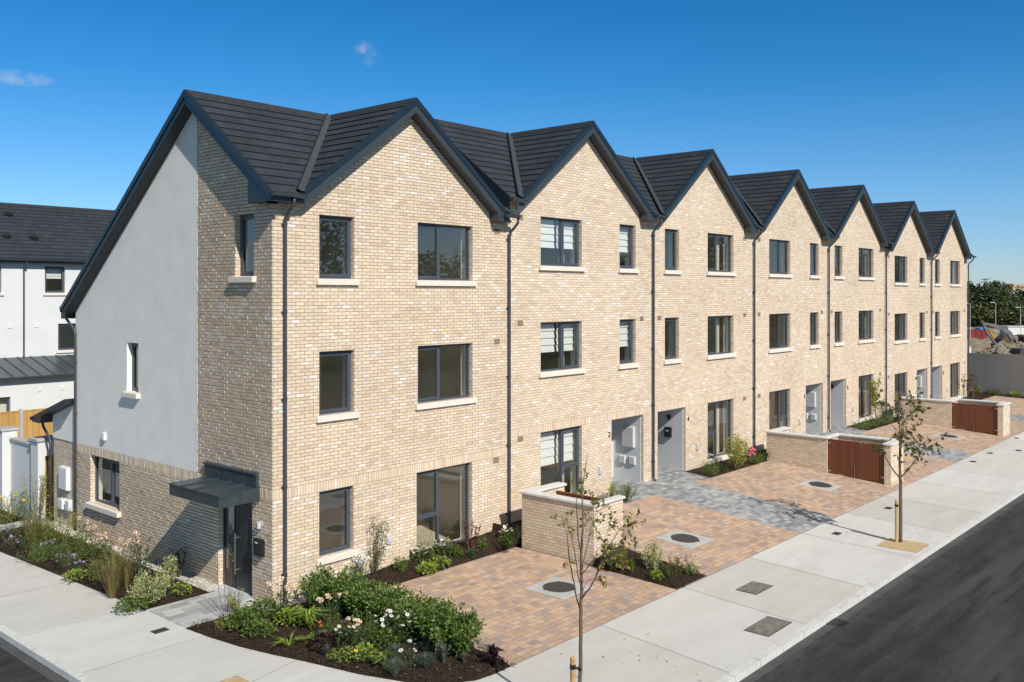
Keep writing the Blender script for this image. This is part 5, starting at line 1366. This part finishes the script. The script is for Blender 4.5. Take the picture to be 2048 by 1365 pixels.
# ------------------------------------------------------------------ garden plants
def shrub(fol, st, h, r, n, l, w, stems=14, top=1., low=.12, upright=.0, squeeze=1.):
    """leafy twigs fanning out of the ground to an uneven dome"""
    for q in range(stems):
        a = rnd.uniform(0, 6.283); e = math.sqrt(rnd.random()); hh = h*(1-.42*e*e*(1-upright))*rnd.uniform(.78,1.08)
        tip = Vector((math.cos(a)*r*e, math.sin(a)*r*e*squeeze, hh)); root = Vector((tip.x*.18, tip.y*.18, 0)); mid = root.lerp(tip, .5) + Vector((tip.x*.12, tip.y*.12, 0))
        st.tube([root, mid, tip], [.008,.005,.002], 4)
        for k in range(int(n/stems)):
            s = low + (1-low)*rnd.random()**.75; p = root.lerp(mid, s*2) if s < .5 else mid.lerp(tip, s*2-1)
            out = Vector((tip.x, tip.y, 0)); e2 = (rdir(.25) + (out.normalized()*.5 if out.length > .01 else Vector()) ).normalized()
            p = p + e2*rnd.uniform(0, .10)*min(1, r*3); fol.leaf(p, (e2+Vector((0,0,.25))).normalized(), rdir(.8), l*rnd.uniform(.7,1.25), w*rnd.uniform(.8,1.2))
def blades(fol, h, r, n, w=.007, droop=.6):
    for q in range(n):
        a = rnd.uniform(0, 6.283); e = rnd.uniform(.15,1); d = Vector((math.cos(a), math.sin(a), 0)); hh = h*rnd.uniform(.6,1.1); sd = Vector((-d.y, d.x, 0))*w
        p0 = d*r*.12*e; p1 = d*r*.45*e + Vector((0,0,hh*.65)); p2 = d*r*e + Vector((0,0,hh*(1-droop*e*.5)))
        fol.mesh([p0-sd, p0+sd, p1+sd*.8, p1-sd*.8, p2], [(0,1,2,3),(3,2,4)])
def bloom(fl, ey, p, s, n=9, nrm=None):
    nrm = (nrm or rdir(2.2)); u = nrm.orthogonal().normalized(); v = nrm.cross(u)
    for k in range(n):
        g = 6.283*k/n; d = u*math.cos(g)+v*math.sin(g); fl.leaf(p, (d+nrm*.12).normalized(), nrm, s, s*.5, 0, .05)
    if ey is not None: 
        ey.prism([p+nrm*.004+(u*math.cos(g*.785)+v*math.sin(g*.785))*s*.30 for g in range(8)], nrm*.012, 2)
def globe(fl, p, s, n=14):
    for k in range(n): e = rdir(.4); fl.leaf(p+e*s*.25, (e+rdir()*.5).normalized(), rdir(), s*.8, s*.75, 0, .2)
PG = 'plants in the garden beds'
def plant(name, label, px, py, kind, size=1., mt='mid', cat='plant', pos=None, dz=.05, **k):
    p = pos if pos else at(px, py, dz); rx = k.get('r', .2)*size
    t = thing(name, label, cat, (p.x, p.y, p.z-.02), rnd.uniform(0, 6.28), PG)
    f, s, fl, ey = MB(), MB(), MB(), MB(); pm = k.get('pm'); n = k.get('n', 300); h = k.get('h', .4)*size
    if kind == 'shrub': shrub(f, s, h, rx, n, k.get('l',.055), k.get('w',.026), k.get('stems',16), upright=k.get('up',0.), low=k.get('low',.12))
    elif kind == 'grass': blades(f, h, rx, n, k.get('w',.006), k.get('droop',.7))
    elif kind == 'clump':
        for q in range(n):
            a = rnd.uniform(0,6.283); e = math.sqrt(rnd.random()); d = Vector((math.cos(a), math.sin(a), 0)); hh = h*(1-.6*e*e)*rnd.uniform(.55,1.05); tip = d*rx*e + Vector((0,0,hh))
            if q % 3 == 0: s.tube([d*.02, tip], [.004,.003], 4)
            f.leaf(tip, (d*rnd.uniform(.3,1)+rdir()*.6+Vector((0,0,.25))).normalized(), Vector((0,0,1))+rdir()*.4, k.get('l',.07), k.get('w',.05))
    elif kind == 'strap':
        for q in range(n):
            a = rnd.uniform(0,6.283); d = Vector((math.cos(a), math.sin(a), 0)); sd = Vector((-d.y,d.x,0))*k.get('w',.02)*.5; e = rnd.uniform(.5,1.1); hh = h*rnd.uniform(.6,1.1)
            p0, p1, p2 = d*.01, d*rx*.4*e+Vector((0,0,hh*.8)), d*rx*e+Vector((0,0,hh*.75)); f.mesh([p0-sd,p0+sd,p1+sd,p1-sd,p2],[(0,1,2,3),(3,2,4)])
    elif kind == 'twigs':
        for q in range(k.get('stems',7)):
            a = rnd.uniform(0,6.283); d = Vector((math.cos(a), math.sin(a), 0)); e = rnd.uniform(.3,1); tip = d*rx*e+Vector((0,0,h*rnd.uniform(.75,1.05))); mid = tip*.5+d*.03+Vector((rnd.uniform(-.03,.03),rnd.uniform(-.03,.03),0)); s.tube([d*.02, mid, tip], [.008,.005,.002], 5)
            for w in range(4):
                q0 = mid.lerp(tip, rnd.random()); s.tube([q0, q0+rdir(.6)*h*.16], [.003,.0015], 4)
            for w in range(int(n/7)):
                q0 = mid.lerp(tip, rnd.uniform(-.2,1.)); f.leaf(q0, rdir(.1), rdir(), k.get('l',.05), k.get('w',.03))
    if pm:
        nf = k.get('nf', 12); fh = k.get('fh', h*1.15); fr = k.get('fr', rx)
        for q in range(nf):
            a = rnd.uniform(0,6.283); e = math.sqrt(rnd.random()); tip = Vector((math.cos(a)*fr*e, math.sin(a)*fr*e, fh*(1-.25*e*e)*rnd.uniform(.82,1.08)))
            fl.tube([Vector((tip.x*.15, tip.y*.15, h*.1)), tip], [.004,.003], 4, 1)
            if k.get('fk','daisy') == 'daisy': bloom(fl, fl, tip, k.get('fs',.035))
            elif k['fk'] == 'globe': globe(fl, tip, k.get('fs',.06))
            else:   # spike
                for w in range(9): q0 = tip - Vector((0,0,w*.012)); fl.leaf(q0, rdir(.4), rdir(), .018, .012)
    if f.v: f.build('foliage', LM[mt], t)
    if s.v: s.build('stems', M['stemgreen'] if kind != 'twigs' else M['bark'], t)
    if fl.v: fl.build('flowers', [PET[pm], M['stemgreen'], PET['eye']], t)
    return t
M['stemgreen'] = simple('plant_stem', (.085,.095,.035), .7, var=.2)
V3 = lambda x, y, z=None: Vector((x, y, zg(x, y)+.05 if z is None else z))

# dark evergreen hedge between the corner bed and the first driveway
HD = [(.60,-.95,'end of the dark hedge nearest the house wall'),(.66,-1.62,'second bush of the dark hedge from the house wall'),(.72,-2.28,'third bush of the dark hedge from the house wall'),(.74,-2.95,'middle bush of the dark evergreen hedge, behind the white daisies'),(.74,-3.6,'third bush of the dark hedge from the pavement'),(.70,-4.2,'second bush of the dark hedge from the pavement'),(.62,-4.75,'end of the dark hedge nearest the pavement corner')]
for q, (x, y, l) in enumerate(HD): plant('hedge_shrub', l, 0, 0, 'shrub', 1., 'laurel', 'shrub', V3(x, y), r=.47, h=.73+.09*(q % 2)-.03*(q == 3), n=2000, l=.082, w=.040, stems=40, low=.08, up=.4)

BED = [
 # corner bed, from the front door path round to the pavement
 ('bare_sapling','thin nearly bare sapling at the corner of the bed by the front door path',452,1238,'twigs',dict(h=1.3,r=.18,n=14,mt='straw',stems=4)),
 ('heather','yellow green heather at the pointed tip of the corner bed',441,1262,'shrub',dict(h=.24,r=.13,n=240,l=.03,w=.012,mt='gold')),
 ('spirea','reddish green bush beside the gravel at the front door path',474,1222,'shrub',dict(h=.38,r=.22,n=420,l=.04,w=.02,mt='gold')),
 ('geranium','bright green leafy plant right of the yellow green heather',487,1256,'clump',dict(h=.26,r=.24,n=160,mt='mid')),
 ('geranium','sprawling green plant at the middle front of the corner bed',517,1272,'clump',dict(h=.2,r=.22,n=120,mt='mid')),
 ('geranium','broad leaved green plant between the gravel corner and the mulch',522,1240,'clump',dict(h=.3,r=.26,n=160,mt='mid')),
 ('rose_bush','peach rose in front of the brick corner downpipe',560,1232,'shrub',dict(h=.55,r=.25,n=360,l=.05,w=.03,mt='rosel',pm='peach',nf=7,fk='globe',fs=.065)),
 ('hosta','light green plant below the peach rose at the brick corner',586,1248,'clump',dict(h=.24,r=.22,n=110,l=.1,w=.055,mt='lime')),
 ('sedge','dark green tuft at the gravel margin left of the hedge',629,1216,'grass',dict(h=.28,r=.16,n=150,mt='mid')),
 ('rose_bush','peach rose close to the hedge end at the house wall',648,1207,'shrub',dict(h=.6,r=.2,n=260,l=.05,w=.03,mt='rosel',pm='peach',nf=6,fk='globe',fs=.06)),
 ('day_lily','lime strap leaved plant in the middle of the corner bed',618,1258,'strap',dict(h=.34,r=.34,n=46,w=.03,mt='lime')),
 ('day_lily','flopped pale green strap leaved plant near the pavement',578,1292,'strap',dict(h=.16,r=.34,n=26,w=.028,mt='lime')),
 ('avens','plant with three orange flowers in the middle of the corner bed',640,1284,'clump',dict(h=.14,r=.16,n=60,mt='mid',pm='orange',nf=4,fh=.36,fs=.04)),
 ('rose_bush','peach and white rose left of the hedge middle',662,1244,'shrub',dict(h=.45,r=.22,n=260,l=.05,w=.03,mt='rosel',pm='peach',nf=8,fk='globe',fs=.055)),
 ('cosmos','feathery green plant left of the cream daisies',664,1270,'shrub',dict(h=.36,r=.18,n=420,l=.04,w=.010,mt='mid')),
 ('coneflower','clump of cream daisies left of the white ones',700,1296,'clump',dict(h=.3,r=.2,n=110,mt='rosel',pm='cream',nf=22,fh=.54,fs=.042)),
 ('coral_bells','dark purple leaved plant below the orange flowers',658,1297,'clump',dict(h=.2,r=.24,n=150,l=.07,w=.06,mt='purple')),
 ('blue_fescue','small blue grey grass tuft left of the lime creeping plant',656,1312,'grass',dict(h=.2,r=.16,n=170,w=.004,mt='blue')),
 ('creeping_jenny','low lime creeping plant at the front of the corner bed',692,1313,'clump',dict(h=.10,r=.24,n=200,l=.035,w=.03,mt='lime')),
 ('marigold','plant with one yellow flower next to the lime creeping plant',729,1322,'clump',dict(h=.22,r=.16,n=80,mt='lime',pm='yellow',nf=1,fh=.36,fs=.045)),
 ('cosmos','feathery bright green plant behind the cream daisies',722,1270,'shrub',dict(h=.46,r=.2,n=560,l=.045,w=.010,mt='mid')),
 ('cosmos','feathery bright green plant between the cream and the white daisies',748,1292,'shrub',dict(h=.44,r=.2,n=560,l=.045,w=.010,mt='mid',pm='white',nf=5,fh=.6,fs=.03)),
 ('coneflower','largest clump of white daisies, against the dark hedge',800,1286,'clump',dict(h=.38,r=.28,n=170,mt='rosel',pm='white',nf=34,fh=.64,fs=.046)),
 ('geranium','small green plant below the largest white daisies',771,1302,'clump',dict(h=.28,r=.15,n=90,mt='mid')),
 ('hosta','pale green broad leaved plant at the pavement edge',766,1332,'strap',dict(h=.2,r=.22,n=22,w=.06,mt='mid')),
 ('blue_fescue','blue grey grass tuft nearest the pavement edge',790,1350,'grass',dict(h=.30,r=.30,n=330,w=.004,mt='blue')),
 ('blue_fescue','blue grey grass tuft behind the four white daisies',792,1318,'grass',dict(h=.26,r=.26,n=280,w=.004,mt='blue')),
 ('coneflower','four separate white daisies low in the corner bed',818,1330,'clump',dict(h=.18,r=.12,n=30,mt='rosel',pm='white',nf=5,fh=.40,fr=.2,fs=.05)),
 ('blue_fescue','blue grey grass tuft right of the four white daisies',852,1336,'grass',dict(h=.30,r=.30,n=330,w=.004,mt='blue')),
 ('blue_fescue','blue grey grass tuft at the foot of the hedge',855,1303,'grass',dict(h=.26,r=.28,n=280,w=.004,mt='blue')),
 ('lavender','grey lavender with upright stalks near the hedge end',887,1326,'grass',dict(h=.34,r=.16,n=220,w=.005,droop=.2,mt='blue',pm='lavender',nf=9,fk='spike',fh=.42)),
 ('lavender','small faded grey plant between the lavender and the dark purple plant',928,1326,'grass',dict(h=.22,r=.12,n=130,w=.005,droop=.3,mt='blue')),
 ('cordyline','dark purple spiky plant at the far tip of the corner bed',985,1332,'strap',dict(h=.40,r=.26,n=34,w=.05,mt='purple')),
 # bed along the front wall of the first house
 ('tall_evergreen','tall thin evergreen against the wall right of the small window',747,1150,'shrub',dict(h=1.22,r=.30,n=1100,l=.055,w=.022,mt='rosel',up=.65,stems=30)),
 ('rose_bush','pale flowered bush at the foot of the tall thin evergreen',718,1165,'shrub',dict(h=.5,r=.22,n=220,mt='rosel',pm='white',nf=9,fk='globe',fs=.06)),
 ('astilbe','leafy green plant left of the tall window',801,1148,'shrub',dict(h=.46,r=.18,n=240,l=.07,w=.03,mt='mid')),
 ('coneflower','white flowered clump below the left part of the tall window',846,1128,'clump',dict(h=.36,r=.2,n=110,mt='mid',pm='white',nf=20,fh=.5,fs=.05)),
 ('coneflower','white flowered clump below the middle of the tall window',888,1115,'clump',dict(h=.34,r=.2,n=110,mt='mid',pm='white',nf=18,fh=.48,fs=.05)),
 ('geranium','lime green low plant at the driveway edge below the white flowers, left one',853,1145,'clump',dict(h=.16,r=.18,n=90,mt='lime')),
 ('geranium','lime green low plant at the driveway edge below the white flowers, right one',880,1134,'clump',dict(h=.18,r=.18,n=90,mt='lime')),
 ('geranium','green plant under the right end of the tall window',911,1118,'clump',dict(h=.34,r=.15,n=90,mt='mid')),
 ('maple_sapling','small dark red leaved tree at the right edge of the tall window',942,1108,'twigs',dict(h=.92,r=.26,n=190,l=.06,w=.035,mt='maroon',stems=8)),
 ('geranium','small bluish plant right of the dark red leaved tree',942,1115,'clump',dict(h=.2,r=.13,n=60,mt='rosel')),
 ('astilbe','upright green plant between the dark red tree and the white daisies',965,1102,'shrub',dict(h=.36,r=.16,n=190,l=.06,w=.026,mt='mid')),
 ('coneflower','white daisies beside the bin store wall',1012,1092,'clump',dict(h=.36,r=.18,n=120,mt='mid',pm='white',nf=12,fh=.52,fs=.05)),
 ('laurel_bush','dark bush in the shade of the nearest bin store',1028,1085,'shrub',dict(h=.5,r=.2,n=300,mt='dark')),
 # long bed beside the side pavement
 ('salvia_bush','olive green bush below the left part of the side window sill',182,1120,'shrub',dict(h=.6,r=.42,n=1000,l=.05,w=.02,mt='olivegreen')),
 ('salvia_bush','olive green bush between the two peach roses by the wall',232,1150,'shrub',dict(h=.55,r=.36,n=800,l=.05,w=.02,mt='olivegreen')),
 ('salvia_bush','olive green bush at the left end of the side bed, by the grey path',48,1076,'shrub',dict(h=.62,r=.45,n=1000,l=.05,w=.02,mt='olivegreen')),
 ('feather_grass','short straw coloured grass behind the left variegated bush',252,1176,'grass',dict(h=.75,r=.35,n=160,w=.005,droop=.5,mt='straw')),
 ('variegated_bush','large cream and green variegated bush beside the front door path',302,1206,'shrub',dict(h=.60,r=.42,n=2000,l=.045,w=.03,mt='varieg',stems=40,up=.3)),
 ('variegated_bush','smaller variegated bush behind the large one, near the wall',343,1160,'shrub',dict(h=.5,r=.2,n=620,l=.045,w=.03,mt='varieg',stems=20)),
 ('black_elder','dark leaved bush with black shoots against the wall by the canopy shadow',358,1152,'shrub',dict(h=.55,r=.14,n=260,mt='dark',up=.8)),
 ('geranium','small lime green plant at the corner of the side bed by the front door path',362,1190,'clump',dict(h=.2,r=.14,n=60,mt='lime')),
 ('feather_grass','tall straw coloured grass in front of the variegated bush',224,1192,'grass',dict(h=.98,r=.6,n=190,w=.004,droop=.5,mt='straw')),
 ('feather_grass','tall straw coloured grass near the left end of the side bed',66,1098,'grass',dict(h=1.0,r=.6,n=190,w=.004,droop=.5,mt='straw')),
 ('blue_fescue','blue grey grass tuft left of the tall straw grass',192,1156,'grass',dict(h=.34,r=.24,n=260,w=.004,mt='blue')),
 ('aster','violet aster at the front middle of the side bed',130,1136,'shrub',dict(h=.32,r=.26,n=320,l=.045,w=.014,mt='rosel',pm='violet',nf=22,fh=.36,fs=.035)),
 ('aster','violet aster at the pavement edge below the peach roses',158,1144,'shrub',dict(h=.24,r=.18,n=200,l=.045,w=.014,mt='rosel',pm='violet',nf=10,fh=.28,fs=.032)),
 ('aster','violet aster at the left edge of the picture',14,1084,'shrub',dict(h=.36,r=.26,n=280,l=.045,w=.014,mt='rosel',pm='violet',nf=22,fh=.42,fs=.035)),
 ('aster','violet aster between the two tall straw grasses',90,1108,'shrub',dict(h=.34,r=.24,n=300,l=.045,w=.014,mt='rosel',pm='violet',nf=12,fh=.38,fs=.035)),
 ('aster','violet aster left of the tall straw grass at the left end',35,1098,'shrub',dict(h=.3,r=.24,n=260,l=.045,w=.014,mt='rosel',pm='violet',nf=16,fh=.36,fs=.035)),
 ('rose_bush','peach rose below the sill of the ground floor side window',205,1138,'shrub',dict(h=.62,r=.34,n=460,l=.05,w=.03,mt='rosel',pm='peach',nf=6,fk='globe',fs=.055)),
 ('rose_bush','peach rose right of the side window, before the brick wall',255,1158,'shrub',dict(h=.66,r=.34,n=460,l=.05,w=.03,mt='rosel',pm='peach',nf=7,fk='globe',fs=.055)),
 ('rose_bush','peach rose at the edge of the canopy shadow',284,1158,'shrub',dict(h=.85,r=.22,n=300,l=.05,w=.03,mt='rosel',pm='peach',nf=5,fk='globe',fs=.055)),
 ('rose_bush','peach rose beside the downpipe at the back of the side bed',165,1108,'shrub',dict(h=.62,r=.26,n=320,l=.05,w=.03,mt='rosel',pm='peach',nf=4,fk='globe',fs=.06)),
 ('salvia_bush','olive green bush in front of the white meter boxes',118,1090,'shrub',dict(h=.8,r=.5,n=1300,l=.05,w=.02,mt='gold')),
 ('salvia_bush','mid green bush between the meter boxes and the left straw grass',92,1096,'shrub',dict(h=.62,r=.46,n=1100,l=.05,w=.02,mt='mid')),
 ('salvia_bush','low green bush at the pavement edge left of the asters',78,1124,'shrub',dict(h=.38,r=.4,n=800,l=.045,w=.016,mt='mid')),
 ('salvia_bush','green bush behind the middle aster',150,1122,'shrub',dict(h=.5,r=.42,n=1000,l=.05,w=.02,mt='mid')),
 ('salvia_bush','green bush between the peach roses and the tall straw grass',215,1166,'shrub',dict(h=.52,r=.38,n=900,l=.05,w=.02,mt='olivegreen')),
 ('geranium','lime green low plant at the pavement edge, left of the variegated bush',152,1158,'clump',dict(h=.14,r=.2,n=80,mt='lime')),
 ('geranium','green low plant at the front foot of the variegated bush',262,1220,'clump',dict(h=.18,r=.22,n=110,mt='mid')),
 ('thin_sapling','thin stalk with one leaf tuft in front of the side window sill',207,1092,'twigs',dict(h=.95,r=.1,n=30,l=.06,w=.04,mt='lime',stems=2)),
 ('yellow_daisy_bush','bush with yellow flowers behind the side gate path',26,1040,'shrub',dict(h=.7,r=.5,n=900,l=.05,w=.02,mt='mid',pm='yellow',nf=26,fh=.78,fs=.05)),
 ('tall_bush','tall loose green bush before the timber side gate',76,1040,'shrub',dict(h=1.1,r=.34,n=520,l=.055,w=.025,mt='gold',up=.7,stems=12)),
 ('salvia_bush','green bush at the left picture edge behind the side gate path',2,1046,'shrub',dict(h=.7,r=.4,n=560,l=.05,w=.02,mt='gold')),
 # island bed in front of the nearest bin store
 ('photinia','blue green bush at the front wall of the nearest bin store',1222,1132,'shrub',dict(h=.55,r=.24,n=420,l=.055,w=.03,mt='rosel')),
 ('photinia','bush with orange tinted leaves in the island bed',1246,1134,'shrub',dict(h=.5,r=.22,n=360,l=.05,w=.028,mt='autumn')),
 ('lavender','grey green lavender in the island bed',1264,1146,'grass',dict(h=.36,r=.14,n=160,w=.006,droop=.3,mt='mid')),
 ('variegated_bush','cone shaped cream and green bush in the island bed',1304,1140,'shrub',dict(h=.66,r=.24,n=900,l=.045,w=.03,mt='varieg',stems=26,up=.1)),
 ('geranium','small lime green plant below the cone shaped bush',1313,1158,'clump',dict(h=.2,r=.14,n=80,mt='lime')),
 ('weigela','dark leaved bush with reddish tips right of the cone shaped bush',1346,1156,'shrub',dict(h=.5,r=.24,n=420,mt='olive')),
 ('persicaria','plant with thin rusty flower spikes at the right end of the island bed',1382,1150,'shrub',dict(h=.3,r=.18,n=200,mt='mid',pm='rusty',nf=9,fk='spike',fh=.55)),
 # beds along the fronts farther away
 ('viburnum','yellow green bush under the window behind the nearest bin store',1178,985,'shrub',dict(h=1.15,r=.3,n=560,l=.07,w=.035,mt='gold',up=.7)),
 ('lime_bush','low yellow green bush behind the coping of the nearest bin store',1222,1000,'shrub',dict(h=.55,r=.26,n=300,mt='gold')),
 ('box_ball','round dark bush beside the grey path, right of the nearest bin store',1251,1002,'shrub',dict(h=.58,r=.30,n=900,l=.04,w=.022,mt='laurel',stems=30)),
 ('box_ball','round dark bush beside the door of the house numbered 4',1421,952,'shrub',dict(h=.6,r=.34,n=900,l=.04,w=.022,mt='laurel',stems=30)),
 ('box_ball','smaller dark bush between the round dark bush and the golden one',1444,942,'shrub',dict(h=.36,r=.24,n=400,l=.04,w=.022,mt='dark',stems=24)),
 ('golden_bush','tall golden leaved bush below the tall window of the house numbered 4',1472,937,'shrub',dict(h=1.15,r=.46,n=1300,l=.07,w=.04,mt='gold',up=.5,stems=26)),
 ('rose_bush','bush with pink roses beside the downpipe near the gated bin store',1507,926,'shrub',dict(h=.42,r=.36,n=460,mt='mid',pm='pink',nf=5,fk='globe',fs=.13)),
 ('box_ball','dark bush in the corner against the gated bin store',1524,918,'shrub',dict(h=.42,r=.26,n=360,mt='dark')),
 ('low_hedge_plant','low bright green plant nearest the grey path, under the fifth house window',1722,858,'shrub',dict(h=.42,r=.42,n=480,mt='mid')),
 ('low_hedge_plant','low green plant in the middle of the bed under the fifth house window',1744,853,'shrub',dict(h=.46,r=.42,n=480,mt='mid')),
 ('low_hedge_plant','low dark green plant at the far end of the bed under the fifth house window',1772,848,'shrub',dict(h=.5,r=.5,n=520,mt='laurel')),
 ('small_tree','small yellow green tree at the corner of the fifth house window',1754,846,'twigs',dict(h=2.1,r=.42,n=240,l=.14,w=.10,mt='gold',stems=7)),
 ('grey_bush','grey leaved bush between the small tree and the far bin store',1764,843,'shrub',dict(h=1.1,r=.34,n=420,l=.07,w=.03,mt='blue')),
 ('laurel_bush','dark round bush against the far bin store wall',1793,842,'shrub',dict(h=.95,r=.45,n=620,l=.07,w=.035,mt='dark')),
]
for nm, lab, px, py, kd, k in BED:
    mt = k.pop('mt'); sc = 1.42 if kd in ('clump','strap') and px < 900 else 1.2 if px < 300 and kd == 'shrub' else 1.14 if px < 800 and kd in ('shrub','grass') else 1.
    if kd == 'clump': k['n'] = int(k['n']*1.8)
    plant(nm, lab, px, py, kd, sc, mt, 'plant', **k)
for x, y, h, r, mt, nm, lab in ((47.2,-.45,1.6,.5,'maroon','red_sapling','reddish thin sapling under the window of the last house'),(48.6,-.6,1.7,.5,'maroon','red_sapling','reddish thin sapling at the corner of the last house'),):
    plant(nm, lab, 0, 0, 'twigs', 1., mt, 'plant', V3(x, y), h=h, r=r, n=90, l=.12, w=.08, stems=6)
for q, (y, h, mt, lab) in enumerate(((.2,.75,'gold','yellow green bush at the hoarding next to the last house'),(-.9,.6,'mid','green bush at the hoarding, second from the last house'),(-2.1,.45,'lime','low lime green bush at the middle of the hoarding bed'),(-3.2,.55,'mid','green bush at the hoarding near the right edge'),(-4.3,.5,'laurel','dark green bush at the hoarding on the right edge'))):
    plant('shrub', lab, 0, 0, 'shrub', 1., mt, 'plant', Vector((52.0, y, .2)), h=h*.6, r=.42, n=220, l=.10, w=.05)

# ------------------------------------------------------------------ light, sky, camera
sun_dir = Vector((.30, 1.0, -.83)).normalized()          # the way the sunlight travels
el = math.asin(-sun_dir.z); to = -sun_dir
sl = bpy.data.lights.new('sun', 'SUN'); sl.energy = 4.4; sl.angle = R(.53); sl.color = (1., .955, .88)
so = bpy.data.objects.new('sun', sl); COL.objects.link(so); so.rotation_euler = sun_dir.to_track_quat('-Z', 'Y').to_euler(); so.location = (0,-40,40)
W = bpy.data.worlds.new('World'); S.world = W; W.use_nodes = True
t = NT(W.node_tree); bgn = t.N['Background']
sky = t.add('ShaderNodeTexSky'); sky.sky_type = 'NISHITA'; sky.sun_disc = False; sky.sun_elevation = el
sky.sun_rotation = math.atan2(to.x, to.y); sky.altitude = 300; sky.air_density = 1.0; sky.dust_density = .1; sky.ozone_density = 3.0
dirv = t.add('ShaderNodeTexCoord').outputs['Generated']
cloud = None
def vdot(a):
    n = t.add('ShaderNodeVectorMath', operation='DOT_PRODUCT'); t.L.new(dirv, n.inputs[0]); n.inputs[1].default_value = a; return n.outputs['Value']
for px, py, wx, wy, st in ((44,157,.030,.008,.55),(729,100,.012,.010,.42),(738,112,.010,.012,.30)):
    d = ray(px, py).normalized(); r_ = Vector((d.y,-d.x,0)).normalized(); u_ = r_.cross(d)
    a = t.math('DIVIDE', vdot(r_), wx); b = t.math('DIVIDE', vdot(u_), wy)
    rr = t.math('ADD', t.math('MULTIPLY', a, a), t.math('MULTIPLY', b, b))
    mk = t.math('MULTIPLY', t.mapr(rr, 0, 1, 1, 0), t.math('GREATER_THAN', vdot(d), .5))
    nz = t.mapr(t.noise(dirv, 70., 6, .62), .34, .70)
    mk = t.math('MULTIPLY', t.math('MULTIPLY', mk, nz), st, clamp=True)
    cloud = mk if cloud is None else t.math('MAXIMUM', cloud, mk)
tint = t.ramp(t.sep(dirv)[2], [(0,(.80,.97,1.34)),(.10,(.60,.99,1.36)),(.22,(.23,.87,1.30)),(.33,(.105,.76,1.23)),(.52,(1.25,1.0,.74)),(1,(1.32,1.02,.72))])
skyc = t.mix(1., sky.outputs[0], tint, 'MULTIPLY')
t.L.new(t.mix(cloud, skyc, (7.2,7.3,8.0)), bgn.inputs['Color'])
bgn.inputs['Strength'].default_value = .082

cd = bpy.data.cameras.new('camera'); co = bpy.data.objects.new('camera', cd); COL.objects.link(co)
cd.sensor_fit = 'HORIZONTAL'; cd.sensor_width = 36; cd.lens = 36*FPX/2048; cd.shift_y = -(682.5-HOR)/2048
cd.clip_start = .1; cd.clip_end = 4000
co.location = CAM; co.rotation_euler = (R(90), 0, AZ-R(90)); S.camera = co
S.view_settings.view_transform = 'Standard'; S.view_settings.look = 'None'; S.view_settings.exposure = .08; S.view_settings.gamma = 1.
S.render.resolution_x, S.render.resolution_y = 1024, 682
